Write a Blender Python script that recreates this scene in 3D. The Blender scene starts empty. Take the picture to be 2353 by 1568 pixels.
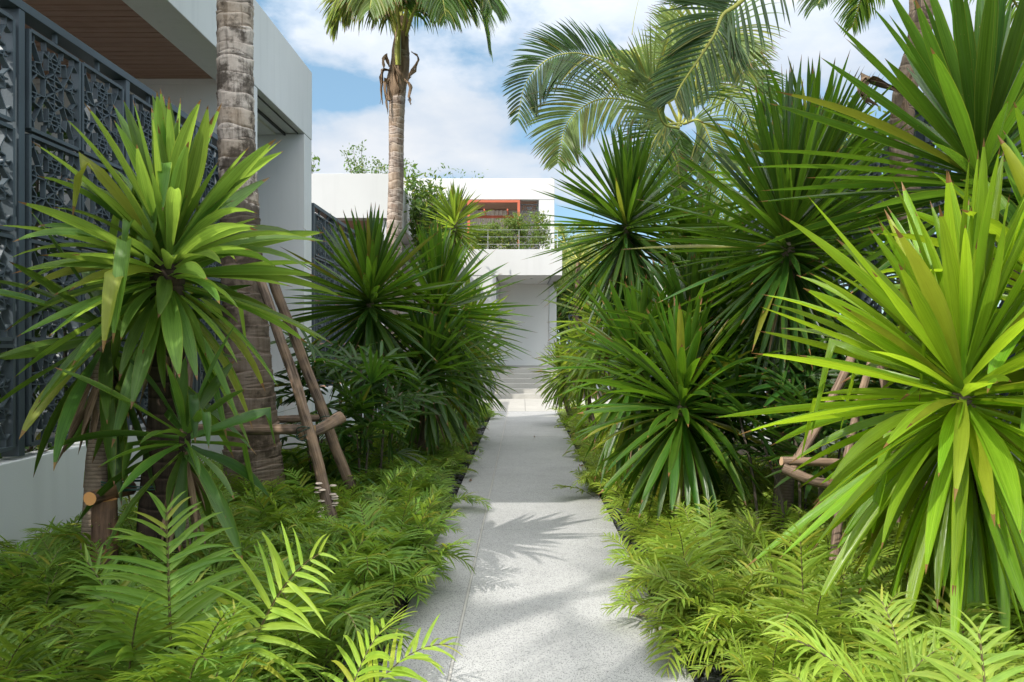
import bpy, math, random
import numpy as np

random.seed(7)
rng = np.random.default_rng(11)
scene = bpy.context.scene
COL = scene.collection
H = 1.5            # eye height
F = 1800.0         # focal length in the measuring picture (2353 px wide)
VX, VY = 1201.0, 792.0
R = math.radians


def P(x, y, Y):
    return np.array([(x - VX) * Y / F, Y, H - (y - VY) * Y / F])


def pv(*pts):
    return [P(*p) for p in pts]


# ------------------------------------------------------------------ objects
def tag(o, label=None, cat=None, group=None, kind=None):
    if label: o['label'] = label
    if cat: o['category'] = cat
    if group: o['group'] = group
    if kind: o['kind'] = kind
    elif cat: o['kind'] = 'thing'
    return o


def empty(name, loc, label, cat, group=None):
    o = bpy.data.objects.new(name, None)
    o.location = loc
    o.empty_display_size = 0.2
    COL.objects.link(o)
    return tag(o, label, cat, group)


def link(name, mesh, parent=None):
    o = bpy.data.objects.new(name, mesh)
    COL.objects.link(o)
    if parent is not None:
        o.parent = parent
        l = parent.location
        o.matrix_parent_inverse = __import__('mathutils').Matrix.Translation((-l[0], -l[1], -l[2])) if parent.parent is None else __import__('mathutils').Matrix.Identity(4)
    return o


class MB:
    """collects quads / tris with uv and a per-point random value"""
    def __init__(self):
        self.v, self.f, self.uv, self.r, self.n = [], [], [], [], 0

    def add(self, v, f, uv=None, r=None):
        v = np.asarray(v, float).reshape(-1, 3)
        f = np.asarray(f, int)
        self.v.append(v)
        self.f.append(f + self.n)
        k = len(v)
        self.uv.append(np.zeros((k, 2)) if uv is None else np.asarray(uv, float).reshape(-1, 2))
        self.r.append(np.zeros(k) if r is None else np.broadcast_to(np.asarray(r, float).ravel(), (k,)) if np.size(r) in (1, k) else np.zeros(k))
        self.n += k
        return self

    def box(self, x0, x1, y0, y1, z0, z1):
        v = [(x, y, z) for x in (x0, x1) for y in (y0, y1) for z in (z0, z1)]
        f = [(0, 1, 3, 2), (4, 6, 7, 5), (0, 4, 5, 1), (2, 3, 7, 6), (0, 2, 6, 4), (1, 5, 7, 3)]
        return self.add(v, f)

    def bar(self, a, b, w, d, nrm):
        """square bar from a to b; d along nrm, w across"""
        a, b, nrm = np.array(a, float), np.array(b, float), np.array(nrm, float)
        t = b - a
        t /= np.linalg.norm(t) + 1e-9
        s = np.cross(t, nrm)
        s /= np.linalg.norm(s) + 1e-9
        v = []
        for p in (a, b):
            for i in (-1, 1):
                for j in (-1, 1):
                    v.append(p + s * i * w / 2 + nrm * j * d / 2)
        f = [(0, 1, 3, 2), (4, 6, 7, 5), (0, 4, 5, 1), (2, 3, 7, 6), (0, 2, 6, 4), (1, 5, 7, 3)]
        return self.add(v, f)

    def build(self, name, mat, parent=None, smooth=False, bevel=0.0):
        me = bpy.data.meshes.new(name)
        v = np.concatenate(self.v)
        quads = [f for f in self.f if f.shape[1] == 4]
        tris = [f for f in self.f if f.shape[1] == 3]
        q = np.concatenate(quads) if quads else np.zeros((0, 4), int)
        t = np.concatenate(tris) if tris else np.zeros((0, 3), int)
        loops = np.concatenate([q.ravel(), t.ravel()])
        me.vertices.add(len(v))
        me.vertices.foreach_set('co', v.ravel())
        me.loops.add(len(loops))
        me.loops.foreach_set('vertex_index', loops)
        starts = np.concatenate([np.arange(len(q)) * 4, len(q) * 4 + np.arange(len(t)) * 3])
        me.polygons.add(len(starts))
        me.polygons.foreach_set('loop_start', starts)
        uvp = np.concatenate(self.uv)
        uvl = me.uv_layers.new(name='UVMap')
        uvl.data.foreach_set('uv', uvp[loops].ravel())
        at = me.attributes.new('rnd', 'FLOAT', 'POINT')
        at.data.foreach_set('value', np.concatenate(self.r))
        me.update(calc_edges=True)
        me.validate()
        me.polygons.foreach_set('use_smooth', np.full(len(me.polygons), bool(smooth)))
        if mat: me.materials.append(mat)
        o = link(name, me, parent)
        if bevel:
            m = o.modifiers.new('bevel', 'BEVEL')
            m.width = bevel; m.segments = 2; m.limit_method = 'ANGLE'; m.angle_limit = R(40)
        return o


def nrmz(a):
    return a / (np.linalg.norm(a, axis=-1, keepdims=True) + 1e-9)


PROF = {
    'sword': ([0, .08, .3, .5, .7, .85, .95, 1], [.62, .55, .8, 1, .92, .66, .3, .02]),
    'strap': ([0, .08, .25, .5, .7, .88, 1], [.62, .42, .66, 1, .88, .45, .02]),
    'stiff': ([0, .06, .2, .45, .7, .9, 1], [.85, .62, .7, 1, .86, .4, .02]),
    'pinna': ([0, .08, .3, .6, .85, 1], [.55, 1, .95, .75, .42, .03]),
    'finger': ([0, .2, .5, .8, .95, 1], [.25, .7, 1, .95, .6, .25]),
    'oval': ([0, .25, .5, .75, 1], [.1, .85, 1, .7, .04]),
    'needle': ([0, .15, .5, .8, 1], [.5, 1, .9, .6, .05]),
    'stalk': ([0, 1], [1, .6]),
}


def blades(mb, base, d0, side, L, W, droop, S=6, prof='sword', fold=.25, twist=None, power=1.4, kink=None, rnd=None, wave=None):
    """n leaf blades: spine bends toward the ground, V-folded cross-section of 3 points"""
    base, d0, side = np.atleast_2d(base), nrmz(np.atleast_2d(d0)), np.atleast_2d(side)
    n = len(base)
    L = np.broadcast_to(L, (n,)); W = np.broadcast_to(W, (n,)); droop = np.broadcast_to(droop, (n,))
    if rnd is None: rnd = rng.random(n)
    t = np.linspace(0, 1, S + 1)
    tm = (t[1:] + t[:-1]) / 2
    g = droop[:, None] * tm[None] ** power
    dm = d0[:, None, :] + g[..., None] * np.array([0, 0, -1.0])
    dm = nrmz(dm)
    if wave is not None:
        dm = nrmz(dm + side[:, None, :] * (wave[:, None] * tm[None] ** 1.2)[..., None])
    if kink is not None:
        k = np.asarray(kink)            # t at which the blade is broken, >1 = whole
        brk = tm[None] > k[:, None]
        hang = nrmz(d0 * .22 + np.array([0, 0, -1.0]))
        dm = np.where(brk[..., None], hang[:, None, :], dm)
    step = L[:, None, None] / S * dm
    pts = np.concatenate([np.zeros((n, 1, 3)), np.cumsum(step, 1)], 1) + base[:, None, :]
    d = np.concatenate([dm[:, :1], nrmz(dm[:, 1:] + dm[:, :-1]), dm[:, -1:]], 1)
    s = side[:, None, :] - (side[:, None, :] * d).sum(-1, keepdims=True) * d
    s = nrmz(s)
    nn = np.cross(d, s)
    if twist is not None:
        a = np.broadcast_to(twist, (n,))[:, None] * t[None]
        c, si = np.cos(a)[..., None], np.sin(a)[..., None]
        s, nn = s * c + nn * si, nn * c - s * si
    w = np.interp(t, *PROF[prof])[None, :] * W[:, None] / 2
    flip = np.where(nn[..., 2:3] < 0, -1, 1) * 1.0
    lift = nn * flip * (w * fold)[..., None]
    l = pts - s * w[..., None] + lift
    r = pts + s * w[..., None] + lift
    m = pts - lift
    V = np.stack([l, m, r], 2)                           # n,S+1,3,3
    uv = np.zeros((n, S + 1, 3, 2))
    uv[..., 0] = np.array([0, .5, 1])[None, None]
    uv[..., 1] = t[None, :, None]
    b = np.arange(n)[:, None, None] * (S + 1) * 3 + np.arange(S)[None, :, None] * 3 + np.arange(2)[None, None, :]
    f = np.stack([b, b + 1, b + 4, b + 3], -1).reshape(-1, 4)
    rr = np.repeat(rnd, (S + 1) * 3)
    mb.add(V.reshape(-1, 3), f, uv.reshape(-1, 2), rr)
    return pts


def spline(ctrl, n):
    c = np.array(ctrl, float)
    k = len(c)
    if k == 2:
        return c[0] + (c[1] - c[0]) * np.linspace(0, 1, n)[:, None]
    p = np.vstack([2 * c[0] - c[1], c, 2 * c[-1] - c[-2]])
    u = np.linspace(0, k - 1 - 1e-6, n)
    i = u.astype(int)
    t = (u - i)[:, None]
    p0, p1, p2, p3 = p[i], p[i + 1], p[i + 2], p[i + 3]
    return .5 * (2 * p1 + (p2 - p0) * t + (2 * p0 - 5 * p1 + 4 * p2 - p3) * t ** 2 + (3 * p1 - p0 - 3 * p2 + p3) * t ** 3)


def tube(mb, ctrl, rad, n=24, seg=12, wob=0.0, radf=None, cap=True, rnd=0.0):
    p = spline(ctrl, n)
    ln = np.concatenate([[0], np.cumsum(np.linalg.norm(np.diff(p, axis=0), axis=1))])
    d = nrmz(np.gradient(p, axis=0))
    ref = np.array([0, 1, 0]) if abs(d[0][1]) < .9 else np.array([1, 0, 0])
    a = nrmz(np.cross(d, ref)); b = np.cross(d, a)
    r = np.interp(np.linspace(0, 1, n), np.linspace(0, 1, len(rad)), rad)
    if radf is not None: r = r * radf(ln)
    th = np.linspace(0, 2 * math.pi, seg, endpoint=False)
    rr = r[:, None] * np.ones(seg)[None]
    if wob:
        ph = rng.random(6) * 6.28
        rr = rr * (1 + wob * (np.sin(2 * th + ph[0])[None] * .5 + np.sin(3 * th[None] + 5 * ln[:, None] + ph[1]) * .5 + np.sin(th[None] + 9 * ln[:, None] + ph[2]) * .6 + .5 * (rng.random((n, seg)) - .5)))
    V = p[:, None] + rr[..., None] * (np.cos(th)[None, :, None] * a[:, None] + np.sin(th)[None, :, None] * b[:, None])
    uv = np.zeros((n, seg, 2)); uv[..., 0] = (th / 6.2832)[None]; uv[..., 1] = ln[:, None]
    i = np.arange(n - 1)[:, None] * seg; j = np.arange(seg)[None]; j2 = (j + 1) % seg
    f = np.stack([i + j, i + j2, i + seg + j2, i + seg + j], -1).reshape(-1, 4)
    mb.add(V.reshape(-1, 3), f, uv.reshape(-1, 2), rnd)
    if cap:
        for e, fl in ((0, 1), (n - 1, 0)):
            vv = np.vstack([V[e], p[e][None]])
            j = np.arange(seg)
            ff = np.stack([j, (j + 1) % seg, np.full(seg, seg)], -1)
            if fl: ff = ff[:, ::-1]
            mb.add(vv, ff, np.tile([[.5, ln[e]]], (seg + 1, 1)), 9.0)
    return p


# ------------------------------------------------------------------ materials
def newmat(name):
    m = bpy.data.materials.new(name)
    m.use_nodes = True
    nt = m.node_tree
    nt.nodes.clear()
    out = nt.nodes.new('ShaderNodeOutputMaterial')
    return m, nt, out


def N(nt, typ, **kw):
    n = nt.nodes.new(typ)
    for k, v in kw.items():
        if k.startswith('i_'):
            key = k[2:].replace('_', ' ')
            n.inputs[int(key) if key.isdigit() else key].default_value = v
        else:
            setattr(n, k, v)
    return n


def math_(nt, op, a, b=None, c=None, clamp=False):
    n = nt.nodes.new('ShaderNodeMath'); n.operation = op; n.use_clamp = clamp
    for i, x in enumerate((a, b, c)):
        if x is None: continue
        if isinstance(x, (int, float)): n.inputs[i].default_value = x
        else: nt.links.new(x, n.inputs[i])
    return n.outputs[0]


def mix_(nt, fac, a, b, blend='MIX'):
    n = nt.nodes.new('ShaderNodeMix'); n.data_type = 'RGBA'; n.blend_type = blend
    for s, x in ((n.inputs[0], fac), (n.inputs[6], a), (n.inputs[7], b)):
        if isinstance(x, (int, float)): s.default_value = x
        elif isinstance(x, tuple): s.default_value = x if len(x) == 4 else x + (1,)
        else: nt.links.new(x, s)
    return n.outputs[2]


def ramp(nt, fac, stops, interp='LINEAR'):
    n = nt.nodes.new('ShaderNodeValToRGB')
    n.color_ramp.interpolation = interp
    el = n.color_ramp.elements
    while len(el) < len(stops): el.new(.5)
    for e, (p, c) in zip(el, stops):
        e.position = p
        e.color = (c, c, c, 1) if isinstance(c, (int, float)) else tuple(c) + (1,)
    nt.links.new(fac, n.inputs[0])
    return n.outputs[0]


def leafmat(name, dark, light, trans, tf=.38, rough=.36, tip=(.22, .12, .04), tipstart=.95, vein=26, yellow=(.3, .28, .03), yamt=.12, edge=.25, vmax=1.35):
    m, nt, out = newmat(name)
    L = nt.links.new
    uv = N(nt, 'ShaderNodeUVMap'); uv.uv_map = 'UVMap'
    at = N(nt, 'ShaderNodeAttribute'); at.attribute_name = 'rnd'
    rnd = at.outputs['Fac']
    sep = N(nt, 'ShaderNodeSeparateXYZ'); L(uv.outputs[0], sep.inputs[0])
    u, v = sep.outputs[0], sep.outputs[1]
    cmb = N(nt, 'ShaderNodeCombineXYZ')
    L(math_(nt, 'MULTIPLY', u, float(vein)), cmb.inputs[0])
    L(math_(nt, 'MULTIPLY', v, 2.0), cmb.inputs[1])
    L(math_(nt, 'MULTIPLY', rnd, 53.0), cmb.inputs[2])
    no = N(nt, 'ShaderNodeTexNoise', i_Scale=1.0, i_Detail=3.0); L(cmb.outputs[0], no.inputs['Vector'])
    str_ = ramp(nt, no.outputs[0], [(.3, 0), (.7, 1)])
    col = mix_(nt, str_, dark, light)
    tr = mix_(nt, str_, tuple(.72 * c for c in trans), trans)
    # a few older, yellower leaves and a yellow margin
    r2 = math_(nt, 'FRACT', math_(nt, 'MULTIPLY', rnd, 17.31))
    old = math_(nt, 'GREATER_THAN', r2, 1 - yamt)
    old = math_(nt, 'MULTIPLY', old, .6)
    eg = math_(nt, 'ABSOLUTE', math_(nt, 'SUBTRACT', u, .5))
    eg = math_(nt, 'MULTIPLY', math_(nt, 'GREATER_THAN', eg, .46), edge)
    yf = math_(nt, 'MAXIMUM', old, eg)
    col = mix_(nt, yf, col, yellow)
    tr = mix_(nt, yf, tr, tuple(min(1, 1.7 * c) for c in yellow))
    # pale leaf base, brown tip
    bs = ramp(nt, v, [(0, .55), (.16, 0)])
    col = mix_(nt, bs, col, tuple(1.5 * c + .02 for c in light))
    tv = math_(nt, 'ADD', v, math_(nt, 'MULTIPLY', math_(nt, 'SUBTRACT', r2, .6), .06))
    tf_ = math_(nt, 'GREATER_THAN', tv, tipstart)
    col = mix_(nt, tf_, col, tip)
    tr = mix_(nt, tf_, tr, tip)
    # blemish spots
    cm2 = N(nt, 'ShaderNodeCombineXYZ')
    L(math_(nt, 'MULTIPLY', u, 6.0), cm2.inputs[0]); L(math_(nt, 'MULTIPLY', v, 40.0), cm2.inputs[1]); L(math_(nt, 'MULTIPLY', rnd, 91.0), cm2.inputs[2])
    sp = N(nt, 'ShaderNodeTexNoise', i_Scale=1.0, i_Detail=1.0); L(cm2.outputs[0], sp.inputs['Vector'])
    spf = ramp(nt, sp.outputs[0], [(.73, 0), (.78, .6)])
    col = mix_(nt, spf, col, (.2, .15, .05))
    cm3 = N(nt, 'ShaderNodeCombineXYZ')
    L(math_(nt, 'MULTIPLY', u, 1.6), cm3.inputs[0]); L(math_(nt, 'MULTIPLY', v, 6.0), cm3.inputs[1]); L(math_(nt, 'MULTIPLY', rnd, 37.0), cm3.inputs[2])
    mo = N(nt, 'ShaderNodeTexNoise', i_Scale=1.0, i_Detail=4.0); L(cm3.outputs[0], mo.inputs['Vector'])
    val = math_(nt, 'ADD', math_(nt, 'MULTIPLY', rnd, vmax - .65), .42)
    val = math_(nt, 'ADD', val, math_(nt, 'MULTIPLY', mo.outputs[0], .46))
    hs = N(nt, 'ShaderNodeHueSaturation'); L(col, hs.inputs['Color']); L(val, hs.inputs['Value'])
    r3 = math_(nt, 'FRACT', math_(nt, 'MULTIPLY', rnd, 7.77))
    L(math_(nt, 'ADD', math_(nt, 'MULTIPLY', r3, .035), .4825), hs.inputs['Hue'])
    hs2 = N(nt, 'ShaderNodeHueSaturation'); L(tr, hs2.inputs['Color']); L(val, hs2.inputs['Value'])
    pb = N(nt, 'ShaderNodeBsdfPrincipled', i_Roughness=rough)
    L(hs.outputs[0], pb.inputs['Base Color'])
    pb.inputs['Specular IOR Level'].default_value = .45
    bp = N(nt, 'ShaderNodeBump', i_Strength=.25, i_Distance=.01); L(str_, bp.inputs['Height']); L(bp.outputs[0], pb.inputs['Normal'])
    tb = N(nt, 'ShaderNodeBsdfTranslucent'); L(hs2.outputs[0], tb.inputs[0])
    mx = N(nt, 'ShaderNodeMixShader', i_0=tf); L(pb.outputs[0], mx.inputs[1]); L(tb.outputs[0], mx.inputs[2])
    L(mx.outputs[0], out.inputs[0])
    return m


def paint(name, col, rough=.6, var=.06, scale=1.5, bump=.02, streak=0.0, spec=.4):
    m, nt, out = newmat(name)
    L = nt.links.new
    tc = N(nt, 'ShaderNodeTexCoord')
    no = N(nt, 'ShaderNodeTexNoise', i_Scale=scale, i_Detail=5.0); L(tc.outputs['Object'], no.inputs['Vector'])
    a = tuple(c * (1 - var) for c in col); b = tuple(min(1, c * (1 + var)) for c in col)
    c = mix_(nt, ramp(nt, no.outputs[0], [(.3, 0), (.7, 1)]), a, b)
    if streak:
        mp = N(nt, 'ShaderNodeMapping'); mp.inputs['Scale'].default_value = (5, 5, .35); L(tc.outputs['Object'], mp.inputs[0])
        n2 = N(nt, 'ShaderNodeTexNoise', i_Scale=1.6, i_Detail=6.0); L(mp.outputs[0], n2.inputs['Vector'])
        c = mix_(nt, math_(nt, 'MULTIPLY', ramp(nt, n2.outputs[0], [(.52, 0), (.75, 1)]), streak), c, tuple(x * .45 for x in col))
    pb = N(nt, 'ShaderNodeBsdfPrincipled', i_Roughness=rough)
    pb.inputs['Specular IOR Level'].default_value = spec
    L(c, pb.inputs['Base Color'])
    if bump:
        n3 = N(nt, 'ShaderNodeTexNoise', i_Scale=90.0, i_Detail=3.0); L(tc.outputs['Object'], n3.inputs['Vector'])
        bp = N(nt, 'ShaderNodeBump', i_Strength=.15, i_Distance=bump); L(n3.outputs[0], bp.inputs['Height']); L(bp.outputs[0], pb.inputs['Normal'])
    L(pb.outputs[0], out.inputs[0])
    return m


def terrazzo(name, base, dark, amount=1.0, scale=140):
    m, nt, out = newmat(name)
    L = nt.links.new
    tc = N(nt, 'ShaderNodeTexCoord')
    vo = N(nt, 'ShaderNodeTexVoronoi', i_Scale=float(scale)); L(tc.outputs['Object'], vo.inputs['Vector'])
    sp = N(nt, 'ShaderNodeSeparateColor'); L(vo.outputs['Color'], sp.inputs[0])
    inside = math_(nt, 'LESS_THAN', vo.outputs['Distance'], .45)
    isdark = math_(nt, 'MULTIPLY', math_(nt, 'GREATER_THAN', sp.outputs[0], .60), inside)
    ismid = math_(nt, 'MULTIPLY', math_(nt, 'GREATER_THAN', sp.outputs[1], .6), inside)
    no = N(nt, 'ShaderNodeTexNoise', i_Scale=1.3, i_Detail=6.0); L(tc.outputs['Object'], no.inputs['Vector'])
    c = mix_(nt, ramp(nt, no.outputs[0], [(.3, 0), (.72, 1)]), tuple(x * .88 for x in base), tuple(x * 1.05 for x in base))
    c = mix_(nt, math_(nt, 'MULTIPLY', ismid, .55 * amount), c, tuple(x * .55 for x in base))
    c = mix_(nt, math_(nt, 'MULTIPLY', isdark, .72 * amount), c, dark)
    vo2 = N(nt, 'ShaderNodeTexVoronoi', i_Scale=scale * .42); L(tc.outputs['Object'], vo2.inputs['Vector'])
    sp2 = N(nt, 'ShaderNodeSeparateColor'); L(vo2.outputs['Color'], sp2.inputs[0])
    big = math_(nt, 'MULTIPLY', math_(nt, 'GREATER_THAN', sp2.outputs[0], .86), math_(nt, 'LESS_THAN', vo2.outputs['Distance'], .22))
    c = mix_(nt, math_(nt, 'MULTIPLY', big, .8 * amount), c, dark)
    st = N(nt, 'ShaderNodeTexNoise', i_Scale=3.5, i_Detail=8.0, i_Roughness=.7); L(tc.outputs['Object'], st.inputs['Vector'])
    c = mix_(nt, ramp(nt, st.outputs[0], [(.50, 0), (.72, .38)]), c, tuple(x * .6 for x in base))
    pb = N(nt, 'ShaderNodeBsdfPrincipled', i_Roughness=.7)
    L(c, pb.inputs['Base Color'])
    n3 = N(nt, 'ShaderNodeTexNoise', i_Scale=140.0, i_Detail=2.0); L(tc.outputs['Object'], n3.inputs['Vector'])
    bp = N(nt, 'ShaderNodeBump', i_Strength=.3, i_Distance=.003); L(n3.outputs[0], bp.inputs['Height']); L(bp.outputs[0], pb.inputs['Normal'])
    L(pb.outputs[0], out.inputs[0])
    return m


def barkmat(name, light, mid, dark, ring=.12, crack=1.0, darkamt=.5, wrap=(.33, .22, .12), base=0):
    """palm trunk: uv.y is metres along the trunk, ring scars every `ring`"""
    m, nt, out = newmat(name)
    L = nt.links.new
    uv = N(nt, 'ShaderNodeUVMap'); uv.uv_map = 'UVMap'
    tc = N(nt, 'ShaderNodeTexCoord')
    sep = N(nt, 'ShaderNodeSeparateXYZ'); L(uv.outputs[0], sep.inputs[0])
    u, v = sep.outputs[0], sep.outputs[1]
    w = N(nt, 'ShaderNodeTexNoise', i_Scale=3.0, i_Detail=3.0); L(tc.outputs['Object'], w.inputs['Vector'])
    vv = math_(nt, 'ADD', v, math_(nt, 'MULTIPLY', math_(nt, 'SUBTRACT', w.outputs[0], .5), .012))
    fr = math_(nt, 'FRACT', math_(nt, 'DIVIDE', vv, ring))
    mp = N(nt, 'ShaderNodeMapping'); mp.inputs['Scale'].default_value = (28, 28, 2.2); L(tc.outputs['Object'], mp.inputs[0])
    n1 = N(nt, 'ShaderNodeTexNoise', i_Scale=1.0, i_Detail=6.0, i_Roughness=.65); L(mp.outputs[0], n1.inputs['Vector'])
    n2 = N(nt, 'ShaderNodeTexNoise', i_Scale=7.0, i_Detail=6.0, i_Roughness=.65); L(tc.outputs['Object'], n2.inputs['Vector'])
    c = mix_(nt, ramp(nt, n2.outputs[0], [(.35, 0), (.65, 1)]), mid, light)
    c = mix_(nt, math_(nt, 'MULTIPLY', ramp(nt, n1.outputs[0], [(.5, 0), (.62, 1)]), .65 * crack), c, dark)
    band = ramp(nt, fr, [(0, 1), (.07, .8), (.2, .15), (.8, 0), (1, .05)])
    rim = ramp(nt, fr, [(.8, 0), (.93, .8), (1, .3)])
    at = N(nt, 'ShaderNodeAttribute'); at.attribute_name = 'rnd'
    n4 = N(nt, 'ShaderNodeTexNoise', i_Scale=5.0, i_Detail=5.0); L(tc.outputs['Object'], n4.inputs['Vector'])
    c = mix_(nt, math_(nt, 'MULTIPLY', band, ramp(nt, n4.outputs[0], [(.32, .15), (.6, 1)])), c, dark)
    c = mix_(nt, math_(nt, 'MULTIPLY', rim, .8), c, tuple(min(1, x * 1.25) for x in light))
    c = mix_(nt, math_(nt, 'MULTIPLY', math_(nt, 'GREATER_THAN', at.outputs['Fac'], .72), .35), c, wrap)
    if base:  # darker lower trunk: weathered bark plus some shade put into the colour
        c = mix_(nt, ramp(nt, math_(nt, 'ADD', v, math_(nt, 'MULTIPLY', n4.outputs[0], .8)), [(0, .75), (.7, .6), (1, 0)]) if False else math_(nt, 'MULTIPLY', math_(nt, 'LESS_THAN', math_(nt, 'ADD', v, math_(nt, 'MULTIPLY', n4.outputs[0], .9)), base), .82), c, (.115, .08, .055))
    n5 = N(nt, 'ShaderNodeTexNoise', i_Scale=2.6, i_Detail=7.0, i_Roughness=.7); L(tc.outputs['Object'], n5.inputs['Vector'])
    c = mix_(nt, math_(nt, 'MULTIPLY', ramp(nt, n5.outputs[0], [(.50, 0), (.58, 1)]), darkamt), c, tuple(x * .9 for x in dark))
    pb = N(nt, 'ShaderNodeBsdfPrincipled', i_Roughness=.85)
    pb.inputs['Specular IOR Level'].default_value = .2
    L(c, pb.inputs['Base Color'])
    hgt = math_(nt, 'ADD', n1.outputs[0], math_(nt, 'MULTIPLY', band, -.8))
    bp = N(nt, 'ShaderNodeBump', i_Strength=.6, i_Distance=.012); L(hgt, bp.inputs['Height']); L(bp.outputs[0], pb.inputs['Normal'])
    L(pb.outputs[0], out.inputs[0])
    return m


def woodmat(name, a, b, endcol, sc=(40, 40, 2), rough=.85):
    """branch wood: grain runs along object z-ish noise; sawn ends carry rnd = 9"""
    m, nt, out = newmat(name)
    L = nt.links.new
    uv = N(nt, 'ShaderNodeUVMap'); uv.uv_map = 'UVMap'
    mp = N(nt, 'ShaderNodeMapping'); mp.inputs['Scale'].default_value = (14, 2.4, 1); L(uv.outputs[0], mp.inputs[0])
    n1 = N(nt, 'ShaderNodeTexNoise', i_Scale=1.0, i_Detail=7.0, i_Roughness=.65); L(mp.outputs[0], n1.inputs['Vector'])
    tc = N(nt, 'ShaderNodeTexCoord')
    n2 = N(nt, 'ShaderNodeTexNoise', i_Scale=6.0, i_Detail=4.0); L(tc.outputs['Object'], n2.inputs['Vector'])
    c = mix_(nt, ramp(nt, n1.outputs[0], [(.38, 0), (.62, 1)]), a, b)
    c = mix_(nt, ramp(nt, n2.outputs[0], [(.4, 0), (.7, .55)]), c, tuple(.5 * (x + y) * 1.15 for x, y in zip(b, endcol)))
    at = N(nt, 'ShaderNodeAttribute'); at.attribute_name = 'rnd'
    c = mix_(nt, math_(nt, 'GREATER_THAN', at.outputs['Fac'], 5.0), c, endcol)
    pb = N(nt, 'ShaderNodeBsdfPrincipled', i_Roughness=rough)
    pb.inputs['Specular IOR Level'].default_value = .2
    L(c, pb.inputs['Base Color'])
    bp = N(nt, 'ShaderNodeBump', i_Strength=.7, i_Distance=.01); L(n1.outputs[0], bp.inputs['Height']); L(bp.outputs[0], pb.inputs['Normal'])
    L(pb.outputs[0], out.inputs[0])
    return m


def glassmat(name, col=(.6, .66, .66)):
    m, nt, out = newmat(name)
    pb = N(nt, 'ShaderNodeBsdfPrincipled', i_Roughness=.03)
    pb.inputs['Base Color'].default_value = col + (1,)
    pb.inputs['Transmission Weight'].default_value = .85
    pb.inputs['IOR'].default_value = 1.05
    nt.links.new(pb.outputs[0], out.inputs[0])
    return m


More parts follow.
